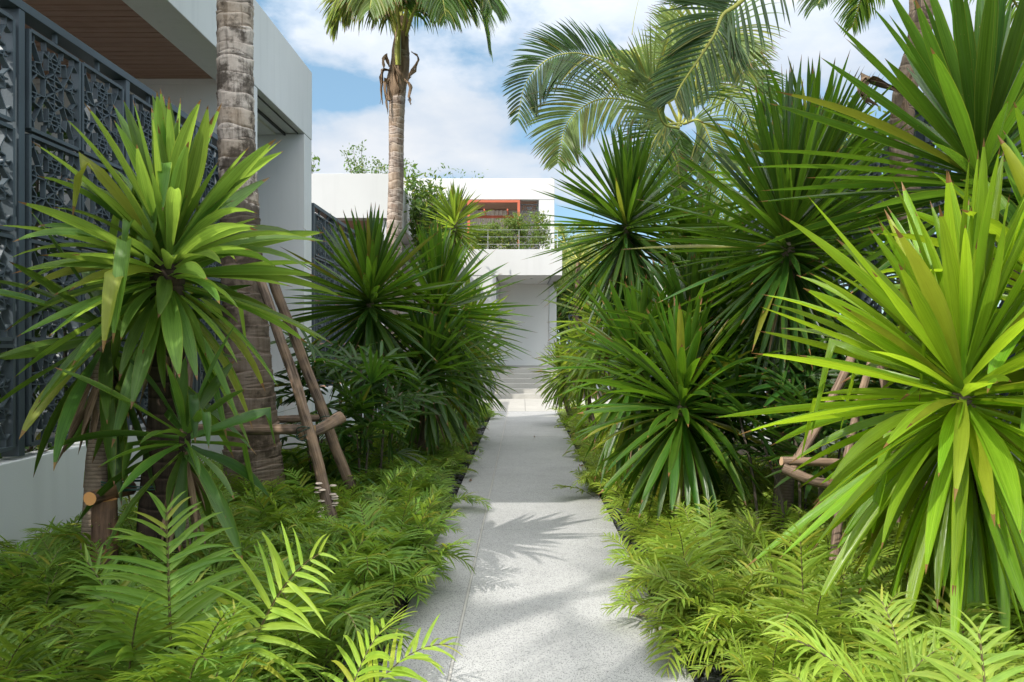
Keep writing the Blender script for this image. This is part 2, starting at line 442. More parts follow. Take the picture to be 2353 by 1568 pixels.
M = dict(
    white=paint('white_render', (.53, .527, .515), .65, .035, .8, .004, .08),
    house=paint('painted_render', (.77, .768, .755), .6, .05, .7, .004, .13),
    wallbase=paint('boundary_wall_paint', (.66, .69, .70), .6, .05, .9, .006, .16),
    soffit=paint('soffit_board', (.86, .84, .80), .7, .03, .9, .003),
    grey=paint('charcoal_metal', (.052, .072, .086), .42, .12, 3, .002, 0, .5),
    panel=paint('charcoal_cast_panel', (.062, .082, .095), .45, .15, 4, .004, 0, .5),
    orange=paint('orange_red_steel', (.44, .105, .05), .5, .08, 3, .002),
    steel=paint('rail_steel', (.42, .43, .43), .4, .05, 3, 0, 0, .5),
    curtain=paint('curtain_cloth', (.80, .78, .75), .9, .06, 4, .01),
    dark=paint('painted_gap_shade', (.05, .05, .05), .8, .2, 2, 0),
    terr=terrazzo('grey_terrazzo', (.40, .40, .395), (.035, .04, .045), 1.0, 165),
    stone=terrazzo('cream_stone', (.42, .405, .37), (.3, .26, .2), .35, 60),
    strip=paint('joint_strip', (.40, .385, .36), .5, .1, 8, 0),
    bed=paint('mortar_bed', (.17, .165, .16), .9, .15, 6, .01),
    soil=paint('garden_soil', (.035, .026, .018), .95, .5, 5, .03),
    timber=woodmat('soffit_timber', (.34, .20, .145), (.44, .275, .205), (.3, .2, .15), rough=.55),
    pebble=paint('black_pebble', (.05, .052, .056), .6, .5, 9, .01),
    wire=paint('green_wire', (.012, .05, .035), .45, .1, 5, 0),
    pink=paint('pink_sandstone', (.48, .27, .19), .85, .12, 6, .01),
    fungus=paint('fungus', (.5, .42, .34), .8, .2, 20, .01),
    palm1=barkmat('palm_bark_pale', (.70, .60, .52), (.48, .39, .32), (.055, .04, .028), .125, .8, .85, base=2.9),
    palm2=barkmat('palm_bark_brown', (.58, .49, .42), (.27, .185, .135), (.07, .048, .035), .105, .7, .5),
    palm3=barkmat('palm_bark_far', (.34, .26, .20), (.22, .155, .11), (.05, .036, .027), .1, .8, .4),
    ytrunk=barkmat('ringed_stem', (.30, .235, .17), (.21, .16, .115), (.06, .044, .03), .022, .3, .3),
    dtrunk=barkmat('dark_rotting_bark', (.085, .06, .042), (.045, .032, .023), (.018, .013, .01), .09, .9, .5),
    pole=woodmat('weathered_pole', (.04, .028, .02), (.215, .16, .125), (.42, .26, .13)),
    log=woodmat('reddish_log', (.06, .036, .025), (.17, .105, .07), (.62, .31, .11)),
    rpole=woodmat('peeling_pole', (.07, .045, .032), (.26, .185, .14), (.5, .33, .2)),
    husk=woodmat('dry_palm_husk', (.12, .075, .045), (.36, .25, .165), (.3, .2, .13)),
    # foliage
    broad=leafmat('broad_yucca_leaf', (.046, .115, .013), (.15, .265, .045), (.44, .66, .08), .40, .40, yamt=.06),
    broaddk=leafmat('broad_yucca_leaf_deep', (.03, .082, .011), (.075, .155, .022), (.22, .40, .035), .30, .38, yamt=.05),
    bright=leafmat('lime_yucca_leaf', (.10, .21, .010), (.20, .34, .022), (.52, .74, .03), .42, .27, yamt=.09),
    sword=leafmat('sword_yucca_leaf', (.014, .046, .007), (.044, .105, .015), (.22, .44, .025), .26, .27, yamt=.02, vein=12),
    sword2=leafmat('sword_yucca_leaf_fresh', (.018, .062, .005), (.052, .125, .012), (.24, .48, .02), .28, .29, yamt=.04, vein=12),
    sword3=leafmat('sword_yucca_leaf_yellow', (.075, .15, .014), (.14, .23, .03), (.42, .58, .05), .40, .4, yamt=.1, vein=12),
    rhapis=leafmat('lady_palm_leaf', (.014, .052, .007), (.036, .095, .014), (.15, .34, .02), .25, .33, yamt=.02, vein=16, tipstart=.97),
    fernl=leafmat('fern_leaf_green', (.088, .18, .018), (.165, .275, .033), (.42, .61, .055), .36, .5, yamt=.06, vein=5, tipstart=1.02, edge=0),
    fernr=leafmat('fern_leaf_sunlit', (.15, .25, .024), (.285, .385, .05), (.55, .70, .07), .38, .5, yamt=.09, vein=5, tipstart=1.0, edge=0),  # right bed ferns: sunlit yellow put into the leaf colour
    fernb=leafmat('fern_leaf_sunlit_bright', (.17, .29, .025), (.27, .38, .05), (.60, .76, .08), .42, .5, yamt=.05, vein=5, tipstart=1.02, edge=0),  # single ferns: sunlit brightness put into the leaf colour
    stalk=paint('fern_stalk', (.10, .085, .03), .6, .3, 8, 0),
    coco=leafmat('coconut_leaflet', (.035, .095, .014), (.085, .16, .028), (.30, .50, .05), .4, .38, yamt=.05, vein=5, tipstart=.96),
    cocod=leafmat('coconut_leaflet_deep', (.016, .052, .008), (.042, .095, .016), (.15, .30, .03), .24, .36, yamt=.05, vein=5, tipstart=.96),
    cocol=leafmat('coconut_leaflet_light', (.09, .15, .035), (.19, .26, .075), (.46, .58, .12), .42, .4, yamt=.15, vein=5, tipstart=.93),
    rachis=paint('frond_rib', (.33, .33, .06), .5, .25, 3, 0),
    tree=leafmat('tree_leaf', (.045, .10, .018), (.095, .17, .035), (.28, .42, .05), .34, .45, yamt=.06, vein=4, tipstart=1.1, edge=0),
    hedge=leafmat('hedge_leaf', (.07, .125, .024), (.14, .205, .045), (.34, .46, .06), .34, .45, yamt=.1, vein=4, tipstart=1.1, edge=0),
    dkhedge=leafmat('screen_hedge_leaf', (.02, .05, .012), (.045, .09, .02), (.15, .3, .03), .3, .45, yamt=.03, vein=4, tipstart=1.1, edge=0),
    twig=paint('twig_bark', (.10, .08, .06), .85, .3, 8, .01),
)

# ------------------------------------------------------------------ camera, light, sky
cam = bpy.data.cameras.new('camera')
cam.sensor_width = 36; cam.lens = F / 2353 * 36
cam.shift_x = -(VX - 1176.5) / 2353; cam.shift_y = (VY - 784) / 2353
cam.clip_start = .05; cam.clip_end = 900
co = bpy.data.objects.new('camera', cam); COL.objects.link(co)
co.location = (0, 0, H); co.rotation_euler = (R(90), 0, 0)
scene.camera = co

SUN = np.array([-.786, -.75, 1.0]); SUN /= np.linalg.norm(SUN)
sl = bpy.data.lights.new('sun', 'SUN'); sl.energy = 3.4; sl.angle = R(.55); sl.color = (1, .955, .88)
so = bpy.data.objects.new('sun', sl); COL.objects.link(so)
so.rotation_euler = __import__('mathutils').Vector(SUN).to_track_quat('Z', 'Y').to_euler()

w = bpy.data.worlds.new('World'); scene.world = w; w.use_nodes = True
nt = w.node_tree; nt.nodes.clear(); L = nt.links.new
wo = N(nt, 'ShaderNodeOutputWorld'); bg = N(nt, 'ShaderNodeBackground', i_Strength=.15); L(bg.outputs[0], wo.inputs[0])
sky = N(nt, 'ShaderNodeTexSky'); sky.sky_type = 'NISHITA'; sky.sun_disc = False
sky.sun_elevation = math.asin(SUN[2]); sky.sun_rotation = math.atan2(SUN[0], SUN[1]) % (2 * math.pi)
sky.air_density = 1.0; sky.dust_density = .6; sky.ozone_density = 1.6
tc = N(nt, 'ShaderNodeTexCoord')
sp = N(nt, 'ShaderNodeSeparateXYZ'); L(tc.outputs['Generated'], sp.inputs[0])
az = math_(nt, 'ARCTAN2', sp.outputs[0], sp.outputs[1]); el = math_(nt, 'ARCSINE', sp.outputs[2])


def N_comb(x):
    c = N(nt, 'ShaderNodeCombineColor')
    for i in range(3): L(x, c.inputs[i])
    return c.outputs[0]


def gauss(a0, e0, sa, se, amp):
    da = math_(nt, 'DIVIDE', math_(nt, 'SUBTRACT', az, a0), sa)
    de = math_(nt, 'DIVIDE', math_(nt, 'SUBTRACT', el, e0), se)
    q = math_(nt, 'ADD', math_(nt, 'MULTIPLY', da, da), math_(nt, 'MULTIPLY', de, de))
    return math_(nt, 'MULTIPLY', math_(nt, 'EXPONENT', math_(nt, 'MULTIPLY', q, -1.0)), amp)


mp = N(nt, 'ShaderNodeMapping'); mp.inputs['Scale'].default_value = (5.2, 5.2, 10); mp.inputs['Location'].default_value = (.7, 1.3, .35)
L(tc.outputs['Generated'], mp.inputs[0])
cn = N(nt, 'ShaderNodeTexNoise', i_Scale=1.0, i_Detail=9.0, i_Roughness=.56); L(mp.outputs[0], cn.inputs['Vector'])
dens = cn.outputs[0]
for g in [(-.10, .265, .13, .055, .27), (-.24, .23, .10, .040, .22), (.10, .22, .12, .05, .12), (.42, .36, .26, .10, .24), (.12, .43, .22, .08, .18), (-.22, .37, .10, .035, .13), (.02, .345, .12, .02, .08), (-.2, .30, .07, .02, -.18), (-.02, .16, .5, .03, -.10)]:
    dens = math_(nt, 'ADD', dens, gauss(*g))
cov = ramp(nt, dens, [(.535, 0), (.60, .45), (.68, .82), (.9, 1)])
shade = ramp(nt, cn.outputs[0], [(.35, 0), (.68, 1)])
ccol = mix_(nt, shade, (3.1, 3.45, 4.0), (4.15, 4.3, 4.5))
hi = ramp(nt, el, [(.30, 0), (.48, .25), (.9, 1)])  # overhead cloud out of view, brightened to fill the shade
sd_ = math_(nt, 'ADD', math_(nt, 'MULTIPLY', sp.outputs[0], float(SUN[0] * .7)), math_(nt, 'MULTIPLY', sp.outputs[1], float(SUN[1] * 1.6)))
back = ramp(nt, math_(nt, 'ADD', sd_, math_(nt, 'MULTIPLY', cn.outputs[0], .25)), [(.22, 0), (.75, 1)])  # unseen bright cloud behind the camera, added as fill light
back = math_(nt, 'MULTIPLY', back, ramp(nt, el, [(0, .25), (.12, 1)]))
hi = math_(nt, 'ADD', math_(nt, 'ADD', math_(nt, 'MULTIPLY', hi, 2.05), 1.0), math_(nt, 'MULTIPLY', back, 1.75))
ccol = mix_(nt, 1.0, ccol, N_comb(hi), 'MULTIPLY')
ccol = mix_(nt, ramp(nt, el, [(.45, 0), (.8, 1)]), ccol, mix_(nt, 1.0, ccol, (1.08, 1.0, .90), 'MULTIPLY'))
cov = math_(nt, 'MAXIMUM', cov, ramp(nt, math_(nt, 'ADD', el, math_(nt, 'MULTIPLY', cn.outputs[0], .3)), [(.62, 0), (.95, .9)]))
cov = math_(nt, 'MAXIMUM', cov, math_(nt, 'MULTIPLY', back, .85))
skyc = mix_(nt, 1.0, sky.outputs[0], (.68, .78, .78), 'MULTIPLY')
skyc = mix_(nt, .45, skyc, (1.85, 3.05, 4.1))
L(mix_(nt, cov, skyc, ccol), bg.inputs[0])

scene.view_settings.view_transform = 'Standard'
scene.view_settings.look = 'None'
scene.view_settings.exposure = .54
scene.view_settings.gamma = 1
scene.render.engine = 'CYCLES'
scene.cycles.use_denoising = True
scene.cycles.max_bounces = 8
scene.cycles.diffuse_bounces = 6
scene.cycles.transmission_bounces = 6
scene.cycles.sample_clamp_indirect = 6

# ------------------------------------------------------------------ ground, path, steps
PL, PS, PR = -.66, -.331, .763          # left edge, seam, right edge
g = MB().box(-150, 150, -40, 400, -.6, -.05).build('ground', M['soil']); tag(g, kind='structure')
PATHZ = 0.0
mb = MB(); mb.box(PL, PR, -4, 17.6, -.045, -.006)
tag(mb.build('path_bed', M['bed']), kind='structure')
joints = [-4, -1.7, 0, 1.6, 3.2, 4.75, 6.35, 7.95, 9.55, 11.15, 12.75, 14.35, 15.95, 17.6]
mb = MB()
for a, b in zip(joints[:-1], joints[1:]):
    mb.box(PS + .008, PR, a + .003, b - .003, -.06 if False else -.005, 0.0)
    mb.box(PL, PS - .008, a + .003, b - .003, -.005, 0.0)
tag(mb.build('path', M['terr'], bevel=.0015), kind='structure')
mb = MB(); mb.box(PS - .0065, PS + .0065, -4, 17.6, -.0055, -.0006)
tag(mb.build('path_joint_strip', M['strip']), kind='structure')
mb = MB()
for i, a in enumerate(np.arange(-1.5, 2.4, .78)):
    for b in (17.61, 19.1, 20.4):
        mb.box(a + .003, a + .777, b, b + (1.48 if b < 19 else 1.29 if b < 20 else 1.2), -.05, .004)
tag(mb.build('stone_forecourt', M['stone'], bevel=.002), kind='structure')

# garden steps up to the gate house
st = empty('entrance_steps', (0, 21.6, 0), 'six cream stone steps rising to the blank wall under the white canopy', 'steps')
for i in range(6):
    mb = MB()
    mb.box(-.78, 1.16, 21.6 + .3 * i, 21.6 + .3 * (i + 1) + (3.6 if i == 5 else .02), -.05 if i == 0 else .13 * i - .03, .13 * (i + 1) - .002 * 0)
    mb.build('step', M['stone'], st, bevel=.004)

# ------------------------------------------------------------------ houses
TX = -3.24


def planks(mb, x0, x1, y0, y1, z, pitch=.13):
    y = y0
    while y < y1 - .02:
        e = min(y + pitch - .018, y1)
        v = len(mb.v)
        mb.box(x0, x1, y, e, z, z + .03)
        # grain coordinates
        mb.uv[-1] = np.array([[(q[1] - y) * 1.5 + y * 7.3, q[0] * .35] for q in mb.v[-1]])
        y += pitch
    return mb


def house(label, y0, y1, x_face, deep=5.5, zb=4.64, zt=5.68, fm='house', group='white flat roofed villas along the left of the path'):
    h = empty('villa', (x_face - 2, (y0 + y1) / 2, 0), label, 'house', group)
    t = .42
    mb = MB()
    mb.box(x_face - t, x_face, y0 + t + .001, y1, zb, zt)                            # side fascia
    mb.box(x_face - deep, x_face, y0, y0 + t, zb, zt)   # front fascia
    mb.box(x_face - deep, x_face - t - .002, y1 - t, y1, zb + .002, zt - .003)
    mb.build('fascia', M[fm], h, bevel=.006)
    MB().box(x_face - deep, x_face - t - .004, y0 + t + .002, y1 - t - .002, zb + .16, zt - .25).build('roof', M['white'], h)
    return h


# house 1, the near one on the left
h1 = house('white villa on the left with timber eaves above the dark lattice screen', 3.95, 12.05, TX)
planks(MB(), -8.6, TX - .44, 4.4, 9.43, 4.70).build('timber_soffit', M['timber'], h1)
MB().box(-8.7, TX - .425, 9.60, 11.62, 4.61, 4.78).build('soffit', M['soffit'], h1)
mb = MB(); mb.box(-8.7, TX - .006, 9.44, 9.59, -.05, 4.635); mb.box(-8.7, TX - .43, 9.44, 9.59, 4.6355, 4.79)
mb.build('cross_wall', M['house'], h1, bevel=.006)
mb = MB(); mb.box(-8.7, TX - .004, 11.64, 12.04, -.05, 4.632)
mb.build('cross_wall', M['house'], h1, bevel=.006)
mb = MB(); mb.box(TX - .30, TX - .275, 9.6, 11.62, 4.600, 4.636); mb.box(TX - .10, TX - .09, 9.6, 11.62, 4.62, 4.637)
mb.build('painted_shadow_gap', M['dark'], h1)  # dark strips paint in the shade of the soffit grooves
MB().box(-8.7, -8.5, 3.95, 12.05, -.05, 4.8).build('rear_wall', M['white'], h1)
MB().box(-8.49, -4.3, .5, 9.43, -.05, .45).build('terrace_floor', M['stone'], h1)
gw = MB().box(-6.62, -6.58, 4.2, 9.4, 0, 4.66).build('window_wall', glassmat('dark_glass', (.25, .29, .3)), h1)
fr = MB()
for y in (4.3, 5.6, 6.9, 8.2, 9.38): fr.box(-6.66, -6.54, y - .03, y + .03, 0, 4.68)
fr.build('mullions', M['grey'], gw)
# house 2
X2 = -3.13
h2 = house('white villa beyond the brown coconut trunk, its long white eaves face the camera', 18.7, 24.1, X2, 6.5, 4.52, 5.58, 'white')
planks(MB(), X2 - 6.3, X2 - .44, 19.15, 23.6, 4.58).build('timber_soffit', M['timber'], h2)
MB().box(X2 - .44, X2 - .02, 18.85, 19.15, -.05, 4.515).build('column', M['white'], h2, bevel=.006)
MB().box(X2 - 6.5, X2 - .6, 21.5, 21.7, -.05, 4.57).build('timber_wall', M['timber'], h2)
MB().box(X2 - 6.5, X2 - .02, 23.7, 24.05, -.05, 4.515).build('cross_wall', M['house'], h2, bevel=.006)

# house 3 with the roof terrace, and the gate house canopy below it
h3 = empty('terrace_house', (-2, 29, 0), 'white two storey house at the end of the path with orange frame and planted terrace', 'house')
mb = MB()
mb.box(-9, 1.10, 27.0, 27.35, 6.50, 7.23)
mb.box(.75, 1.10, 27.352, 33, 6.502, 7.228)
mb.build('fascia', M['white'], h3, bevel=.006)
MB().box(-9, .745, 27.36, 33, 6.72, 7.0).build('roof', M['white'], h3)
planks(MB(), -9, .5, 27.36, 29.5, 6.54).build('timber_soffit', M['timber'], h3)
MB().box(.56, 1.095, 27.01, 27.5, 4.2, 6.495).build('pier', M['white'], h3, bevel=.006)
MB().box(1.0, 1.095, 27.51, 33, 0, 6.495).build('side_wall', M['house'], h3)
MB().box(-9, 1.0, 29.6, 29.8, 4.2, 6.6).build('rear_wall', M['curtain'], h3)
MB().box(-9, .99, 23.6, 33, 3.9, 4.22).build('terrace_floor', M['stone'], h3)
MB().box(-9, -2.5, 26.95, 27.2, 0, 4.15).build('lower_wall', M['white'], h3)
# curtain folds
v = []
xs = np.linspace(-2.2, -.55, 120)
yy = 29.2 + .05 * np.sin(xs * 42) + .02 * np.sin(xs * 17)
vv = np.array([[(x, y, 4.25), (x, y, 6.5)] for x, y in zip(xs, yy)]).reshape(-1, 3)
ff = np.array([[2 * i, 2 * i + 2, 2 * i + 3, 2 * i + 1] for i in range(119)])
MB().add(vv, ff).build('curtain', M['curtain'], h3, smooth=True)
MB().box(-9, -1.95, 28.5, 28.52, 4.25, 6.53).build('window', glassmat('window_glass'), h3)
fr = MB()
Y = 26.9
x0, x1 = (1074 - VX) * Y / F, (1195 - VX) * Y / F
zt = H + (VY - 460) * Y / F; zb = H + (VY - 482) * Y / F
fr.box(x0, x1, Y, Y + .1, zt - .08, zt)
fr.box(x0 + .0, x0 + .09, Y + .002, Y + .098, 4.22, zt - .081)
fr.box(x1 - .09, x1, Y + .002, Y + .098, 4.22, zt - .081)
fr.box(x0 + .12, x1 - .12, Y + 1.2, Y + 1.3, zb - .09, zb)
for x in (x0 + .02, x1 - .1): fr.box(x, x + .07, Y + .101, Y + 1.3, zt - .25, zt - .12)
for x in (-1.35, -.55): fr.box(x, x + .05, Y + .12, Y + 1.19, zb - .02, zb + .05)
fr.build('orange_frame', M['orange'], h3, bevel=.004)

gt = empty('gate_canopy', (0, 25, 0), 'white box canopy over the blank entrance wall at the head of the steps', 'canopy')
mb = MB(); mb.box(-3.2, 1.17, 23.2, 23.5, 3.55, 4.32); mb.box(.87, 1.168, 23.502, 27.3, 3.552, 4.318); mb.box(-3.198, .868, 23.502, 27.3, 3.70, 3.895)
mb.build('canopy_box', M['white'], gt, bevel=.006)
MB().box(-.78, .84, 23.52, 26.9, 3.575, 3.69).build('soffit', M['soffit'], gt)
MB().box(-.80, .90, 26.9, 27.1, .5, 3.57).build('rear_wall', M['soffit'], gt)
MB().box(.905, 1.16, 26.85, 27.1, .0, 3.548).build('pier', M['house'], gt, bevel=.006)
MB().box(-3.18, -.79, 23.22, 26.8, -.05, 3.548).build('side_wall', M['white'], gt, bevel=.006)
mb = MB(); tube(mb, [(.28, 24.6, 3.568), (.28, 24.6, 3.576)], [.05, .05], 2, 16); mb.build('downlight', M['steel'], gt)

# terrace railing
rl = empty('terrace_railing', (0, 23.5, 4.3), 'thin steel railing with three horizontal wires along the terrace above the canopy', 'railing')
for x in np.arange(-2.9, 1.1, .93):
    MB().box(x - .0065, x + .0065, 23.46, 23.475, 4.32, 4.93).build('post', M['steel'], rl)
MB().box(1.03, 1.055, 23.46, 23.49, 4.32, 4.93).build('post', M['steel'], rl)
for z in (4.50, 4.72, 4.93):
    mb = MB(); tube(mb, [(-2.95, 23.45, z), (1.06, 23.45, z)], [.004, .004], 2, 8); mb.build('wire', M['steel'], rl)

# ------------------------------------------------------------------ lattice screens
PW, PH = .60, .672


def panel_mesh():
    mb = MB()
    nx = (1, 0, 0)

    def b(y0, z0, y1, z1, w=.0085, d=.036):
        mb.bar((0, y0, z0), (0, y1, z1), w, d, nx)
    hw, hh = PW / 2 - .012, PH / 2 - .012
    b(-hw, -hh, -hw, hh, .024, .062); b(hw, -hh, hw, hh, .024, .062)
    b(-hw + .012, hh, hw - .012, hh, .024, .060); b(-hw + .012, -hh, hw - .012, -hh, .024, .060)
    ax, az = hw * .90, hh * .84
    ring = [(ax * (1, .80)[i % 2] * math.cos(i * math.pi / 12), az * (1, .80)[i % 2] * math.sin(i * math.pi / 12)) for i in range(25)]
    for i in range(24): b(*ring[i], *ring[i + 1], .009, .038)
    hx = [(hw * .42 * math.cos(i * math.pi / 3 + math.pi / 6), hh * .40 * math.sin(i * math.pi / 3 + math.pi / 6)) for i in range(7)]
    for i in range(6):
        b(*hx[i], *hx[i + 1], .009, .036)
        b(0, 0, *hx[i])
        a0 = i * math.pi / 3 + math.pi / 6
        o1 = (ax * math.cos(a0 + .26), az * math.sin(a0 + .26)); o2 = (ax * math.cos(a0 - .26), az * math.sin(a0 - .26))
        b(*hx[i], *o1); b(*hx[i], *o2)
    for sz in (-1, 1):                       # striped bays
        for f in (.50, .60, .70): b(-hw * .24, sz * hh * f, hw * .24, sz * hh * f, .0085, .034)
        for f in (.13, .26): b(-hw * .30, sz * hh * f, hw * .30, sz * hh * f, .0085, .034)
    for sx in (-1, 1):
        b(sx * hw * .24, hh * .40, sx * hw * .24, hh * .80); b(sx * hw * .24, -hh * .40, sx * hw * .24, -hh * .80)
        b(sx * ax, 0, sx * hw, 0)
        for sz in (-1, 1):
            b(sx * ax * .707, sz * az * .707, sx * hw * .80, sz * hh * .82)
            b(sx * hw * .80, sz * hh * .82, sx * hw * .80, sz * hh); b(sx * hw * .80, sz * hh * .82, sx * hw, sz * hh * .70)
            b(sx * ax * .36, sz * az * .93, sx * hw * .36, sz * hh)
            b(sx * ax * .93, sz * az * .36, sx * hw, sz * hh * .36)
            b(sx * hw * .55, sz * hh * .22, sx * ax * .9, sz * az * .40)
    o = mb.build('lattice_panel', M['panel'])
    me = o.data
    bpy.data.objects.remove(o)
    return me


PANEL = panel_mesh()


def screen(label, a, b, axis, fixed, z0=.80, rows=4, group='charcoal lattice screens'):
    """a..b: positions of posts along axis ('y' or 'x') at the fixed other coordinate"""
    n = max(1, round((b - a) / 1.358)); pit = (b - a) / n
    top = z0 + .03 + rows * .6925
    loc = (fixed, a, z0) if axis == 'y' else (a, fixed, z0)
    s = empty('lattice_screen', loc, label, 'screen', group)
    sw = (lambda p, q: (p, q)) if axis == 'y' else (lambda p, q: (q, p))

    def bx(name, u0, u1, f0, f1, z_0, z_1, mat='grey'):
        m_ = MB()
        if axis == 'y': m_.box(f0, f1, u0, u1, z_0, z_1)
        else: m_.box(u0, u1, f0, f1, z_0, z_1)
        m_.build(name, M[mat], s, bevel=.003)
    for i in range(n + 1):
        u = a + i * pit
        bx('post', u - .03, u + .03, fixed - .09, fixed + .028, z0 - .02, top + .06)
    bx('top_rail', a - .03, b + .03, fixed - .095, fixed + .032, top + .062, top + .12)
    for i in range(n):
        for r_ in range(rows):
            for c in range(2):
                u = a + i * pit + .06 + PW / 2 + c * (PW + .018) + (pit - .12 - 2 * PW - .018) / 2
                o = link('lattice_panel', PANEL, s)
                z = z0 + .03 + PH / 2 + r_ * .6925
                o.location = (fixed, u, z) if axis == 'y' else (u, fixed, z)
                if axis == 'x': o.rotation_euler = (0, 0, R(90))
        for k in (.3, .7):
            u = a + i * pit + pit * k
            bx('spacer', u - .012, u + .012, fixed - .02, fixed + .01, top - .005, top + .0625)
            bx('spacer', u - .012, u + .012, fixed - .02, fixed + .01, z0 - .02, z0 + .032)
    return s


screen('tall charcoal lattice screen in the left foreground on the pale low wall', 5.058 - 3 * 1.358, 5.058 + 3 * 1.358, 'y', TX - .02)
screen('charcoal lattice screen between the two left villas, behind the dark sword yuccas', 12.3, 12.3 + 4 * 1.358, 'y', TX - .06)
screen('charcoal lattice screen along the right side behind the tall yuccas', 3.2, 3.2 + 10 * 1.358, 'y', 3.72)
s3 = screen('low charcoal lattice screen in the distance to the right of the entrance canopy', 1.6, 1.6 + 3 * 1.358, 'x', 27.0, .3, 3)
scr4 = screen('charcoal lattice panel beside the orange frame on the terrace', -.09, .53, 'x', 26.95, 4.25, 3) if False else None
pn = empty('lattice_panel_door', (0.2, 27.2, 4.25), 'charcoal lattice shutter beside the orange frame on the terrace', 'shutter')
for r_ in range(3):
    o = link('lattice_panel', PANEL, pn); o.location = (.24, 27.2, 4.62 + r_ * .70); o.rotation_euler = (0, 0, R(90)); o.scale = (1, 1.03, 1.02)
mb = MB(); mb.box(-.085, -.062, 27.16, 27.24, 4.23, 6.49); mb.box(.548, .556, 27.16, 27.24, 4.23, 6.49); mb.build('frame', M['grey'], pn)


def lowwall(label, y0, y1, x0, x1, z=.76):
    m_ = MB(); m_.box(x0, x1, y0, y1, -.05, z)
    o = m_.build('boundary_wall', M['wallbase'], bevel=.008)
    tag(o, label, 'wall', 'pale low walls carrying the screens')


lowwall('pale low wall under the left foreground lattice screen', .3, 9.43, TX - .16, TX + .015)
lowwall('pale low wall of the recess between the two cross walls of the left villa', 9.6, 11.63, TX - .5, TX - .3, 1.0)
lowwall('pale low wall under the farther left screen behind the dark yuccas', 12.06, 18.6, TX - .2, TX - .02)
lowwall('pale low wall under the right lattice screen', 2.6, 17.5, 3.66, 3.84)
lowwall('pale low wall under the distant screen right of the canopy', 0, 0, 0, 0) if False else None
o = MB().box(1.2, 6.0, 26.93, 27.12, -.05, .3).build('boundary_wall', M['wallbase']); tag(o, 'pale low wall under the distant screen right of the entrance canopy', 'wall', 'pale low walls carrying the screens')

# white columns behind the screen posts
for k in range(-2, 3):
    y = 5.058 + 1.358 * k
    o = MB().box(TX - .34, TX - .20, y - .06, y + .08, .0, 3.55).build('screen_column', M['white'], bevel=.004)
    tag(o, 'slim white column standing behind a post of the left foreground screen', 'column', 'white columns behind the screen posts')


# ------------------------------------------------------------------ leaf clouds (hedges, trees)
def leafcloud(mb, pts, size, prof='oval', S=2, up=.3, wr=.45):
    n = len(pts)
    d = nrmz(rng.normal(size=(n, 3)) + np.array([0, 0, up]))
    s = nrmz(np.cross(d, rng.normal(size=(n, 3))))
    L_ = size * (.6 + .8 * rng.random(n))
    blades(mb, pts, d, s, L_, L_ * wr, .3, S, prof, .2)


def boxpts(n, lo, hi):
    return np.array(lo) + rng.random((n, 3)) * (np.array(hi) - np.array(lo))


hd = empty('screen_hedge', (-3.8, 5, 0), 'dense dark hedge filling the view through the left foreground screen', 'hedge')
mb = MB()
c = boxpts(130, (-4.15, 1.2, .7), (-3.78, 9.2, 3.2))
pts = (c[:, None] + rng.normal(size=(130, 75, 3)) * np.array([.10, .20, .20])).reshape(-1, 3)
pts = pts[(pts[:, 0] < -3.66)]
leafcloud(mb, pts, .12)
mb.build('foliage', M['dkhedge'], hd)
mb = MB()
for y in np.arange(1.3, 9.2, .55): tube(mb, [(-3.95, y, -.05), (-3.95 + .1 * rng.normal(), y + .1, 3.0)], [.03, .012], 6, 6)
mb.build('stems', M['twig'], hd)

# terrace shrubs
for i, (x, h, wd, lab) in enumerate([(1095, 512, 24, 'left end of the terrace, beside the pale yucca tips'), (1130, 508, 22, 'terrace under the left of the orange frame'), (1165, 496, 24, 'terrace under the middle of the orange frame'), (1200, 490, 22, 'terrace in front of the lattice shutter'), (1240, 484, 26, 'right end of the terrace, the tallest of the row')]):
    Y = 24.2 + .15 * (i % 2)
    c = P(x, 545, Y); top = P(x, h + 12, Y)[2]
    e = empty('terrace_shrub', (c[0], Y, 4.23), 'leafy light green shrub at the ' + lab, 'shrub', 'shrubs on the terrace')
    mb = MB()
    k = 26
    cc = np.stack([c[0] + (rng.random(k) - .5) * wd * Y / F * 1.5, Y + (rng.random(k) - .5) * .5, 4.3 + (rng.random(k) ** .8) * (top - 4.3)], -1)
    pts = (cc[:, None] + rng.normal(size=(k, 55, 3)) * .085).reshape(-1, 3)
    leafcloud(mb, pts, .085)
    mb.build('foliage', M['hedge'], e)
    mb = MB()
    for j in range(4): tube(mb, [(c[0] + .05 * j - .1, Y, 4.2), (c[0] + .15 * rng.normal(), Y, top - .15)], [.014, .006], 5, 5)
    mb.build('stem', M['twig'], e)


def tree(label, base, branches, leaf, mat, spread, per, trunk=.07, cat='tree', name='tree', group='small leaved trees behind the houses'):
    e = empty(name, base, label, cat, group)
    mb = MB()
    b = np.array(base, float)
    cen = np.mean(branches, axis=0)
    fork = b * .45 + np.array([cen[0], cen[1], 0]) * .55; fork[2] = b[2] + (cen[2] - b[2]) * .62
    tube(mb, [b, (b + fork) / 2 + np.array([.08, 0, 0]), fork], [trunk, trunk * .6], 10, 8, .06)
    pts = []
    for t in branches:
        t = np.array(t, float)
        mid = (fork + t) / 2 + rng.normal(size=3) * .12
        sp_ = tube(mb, [fork, mid, t], [trunk * .45, .006], 10, 5)
        k = per
        i = rng.integers(4, 10, k)
        pts.append(sp_[i] + rng.normal(size=(k, 3)) * spread)
    mb.build('trunk', M['twig'], e)
    mb = MB(); leafcloud(mb, np.concatenate(pts), leaf)
    mb.build('crown', M[mat], e)
    return e


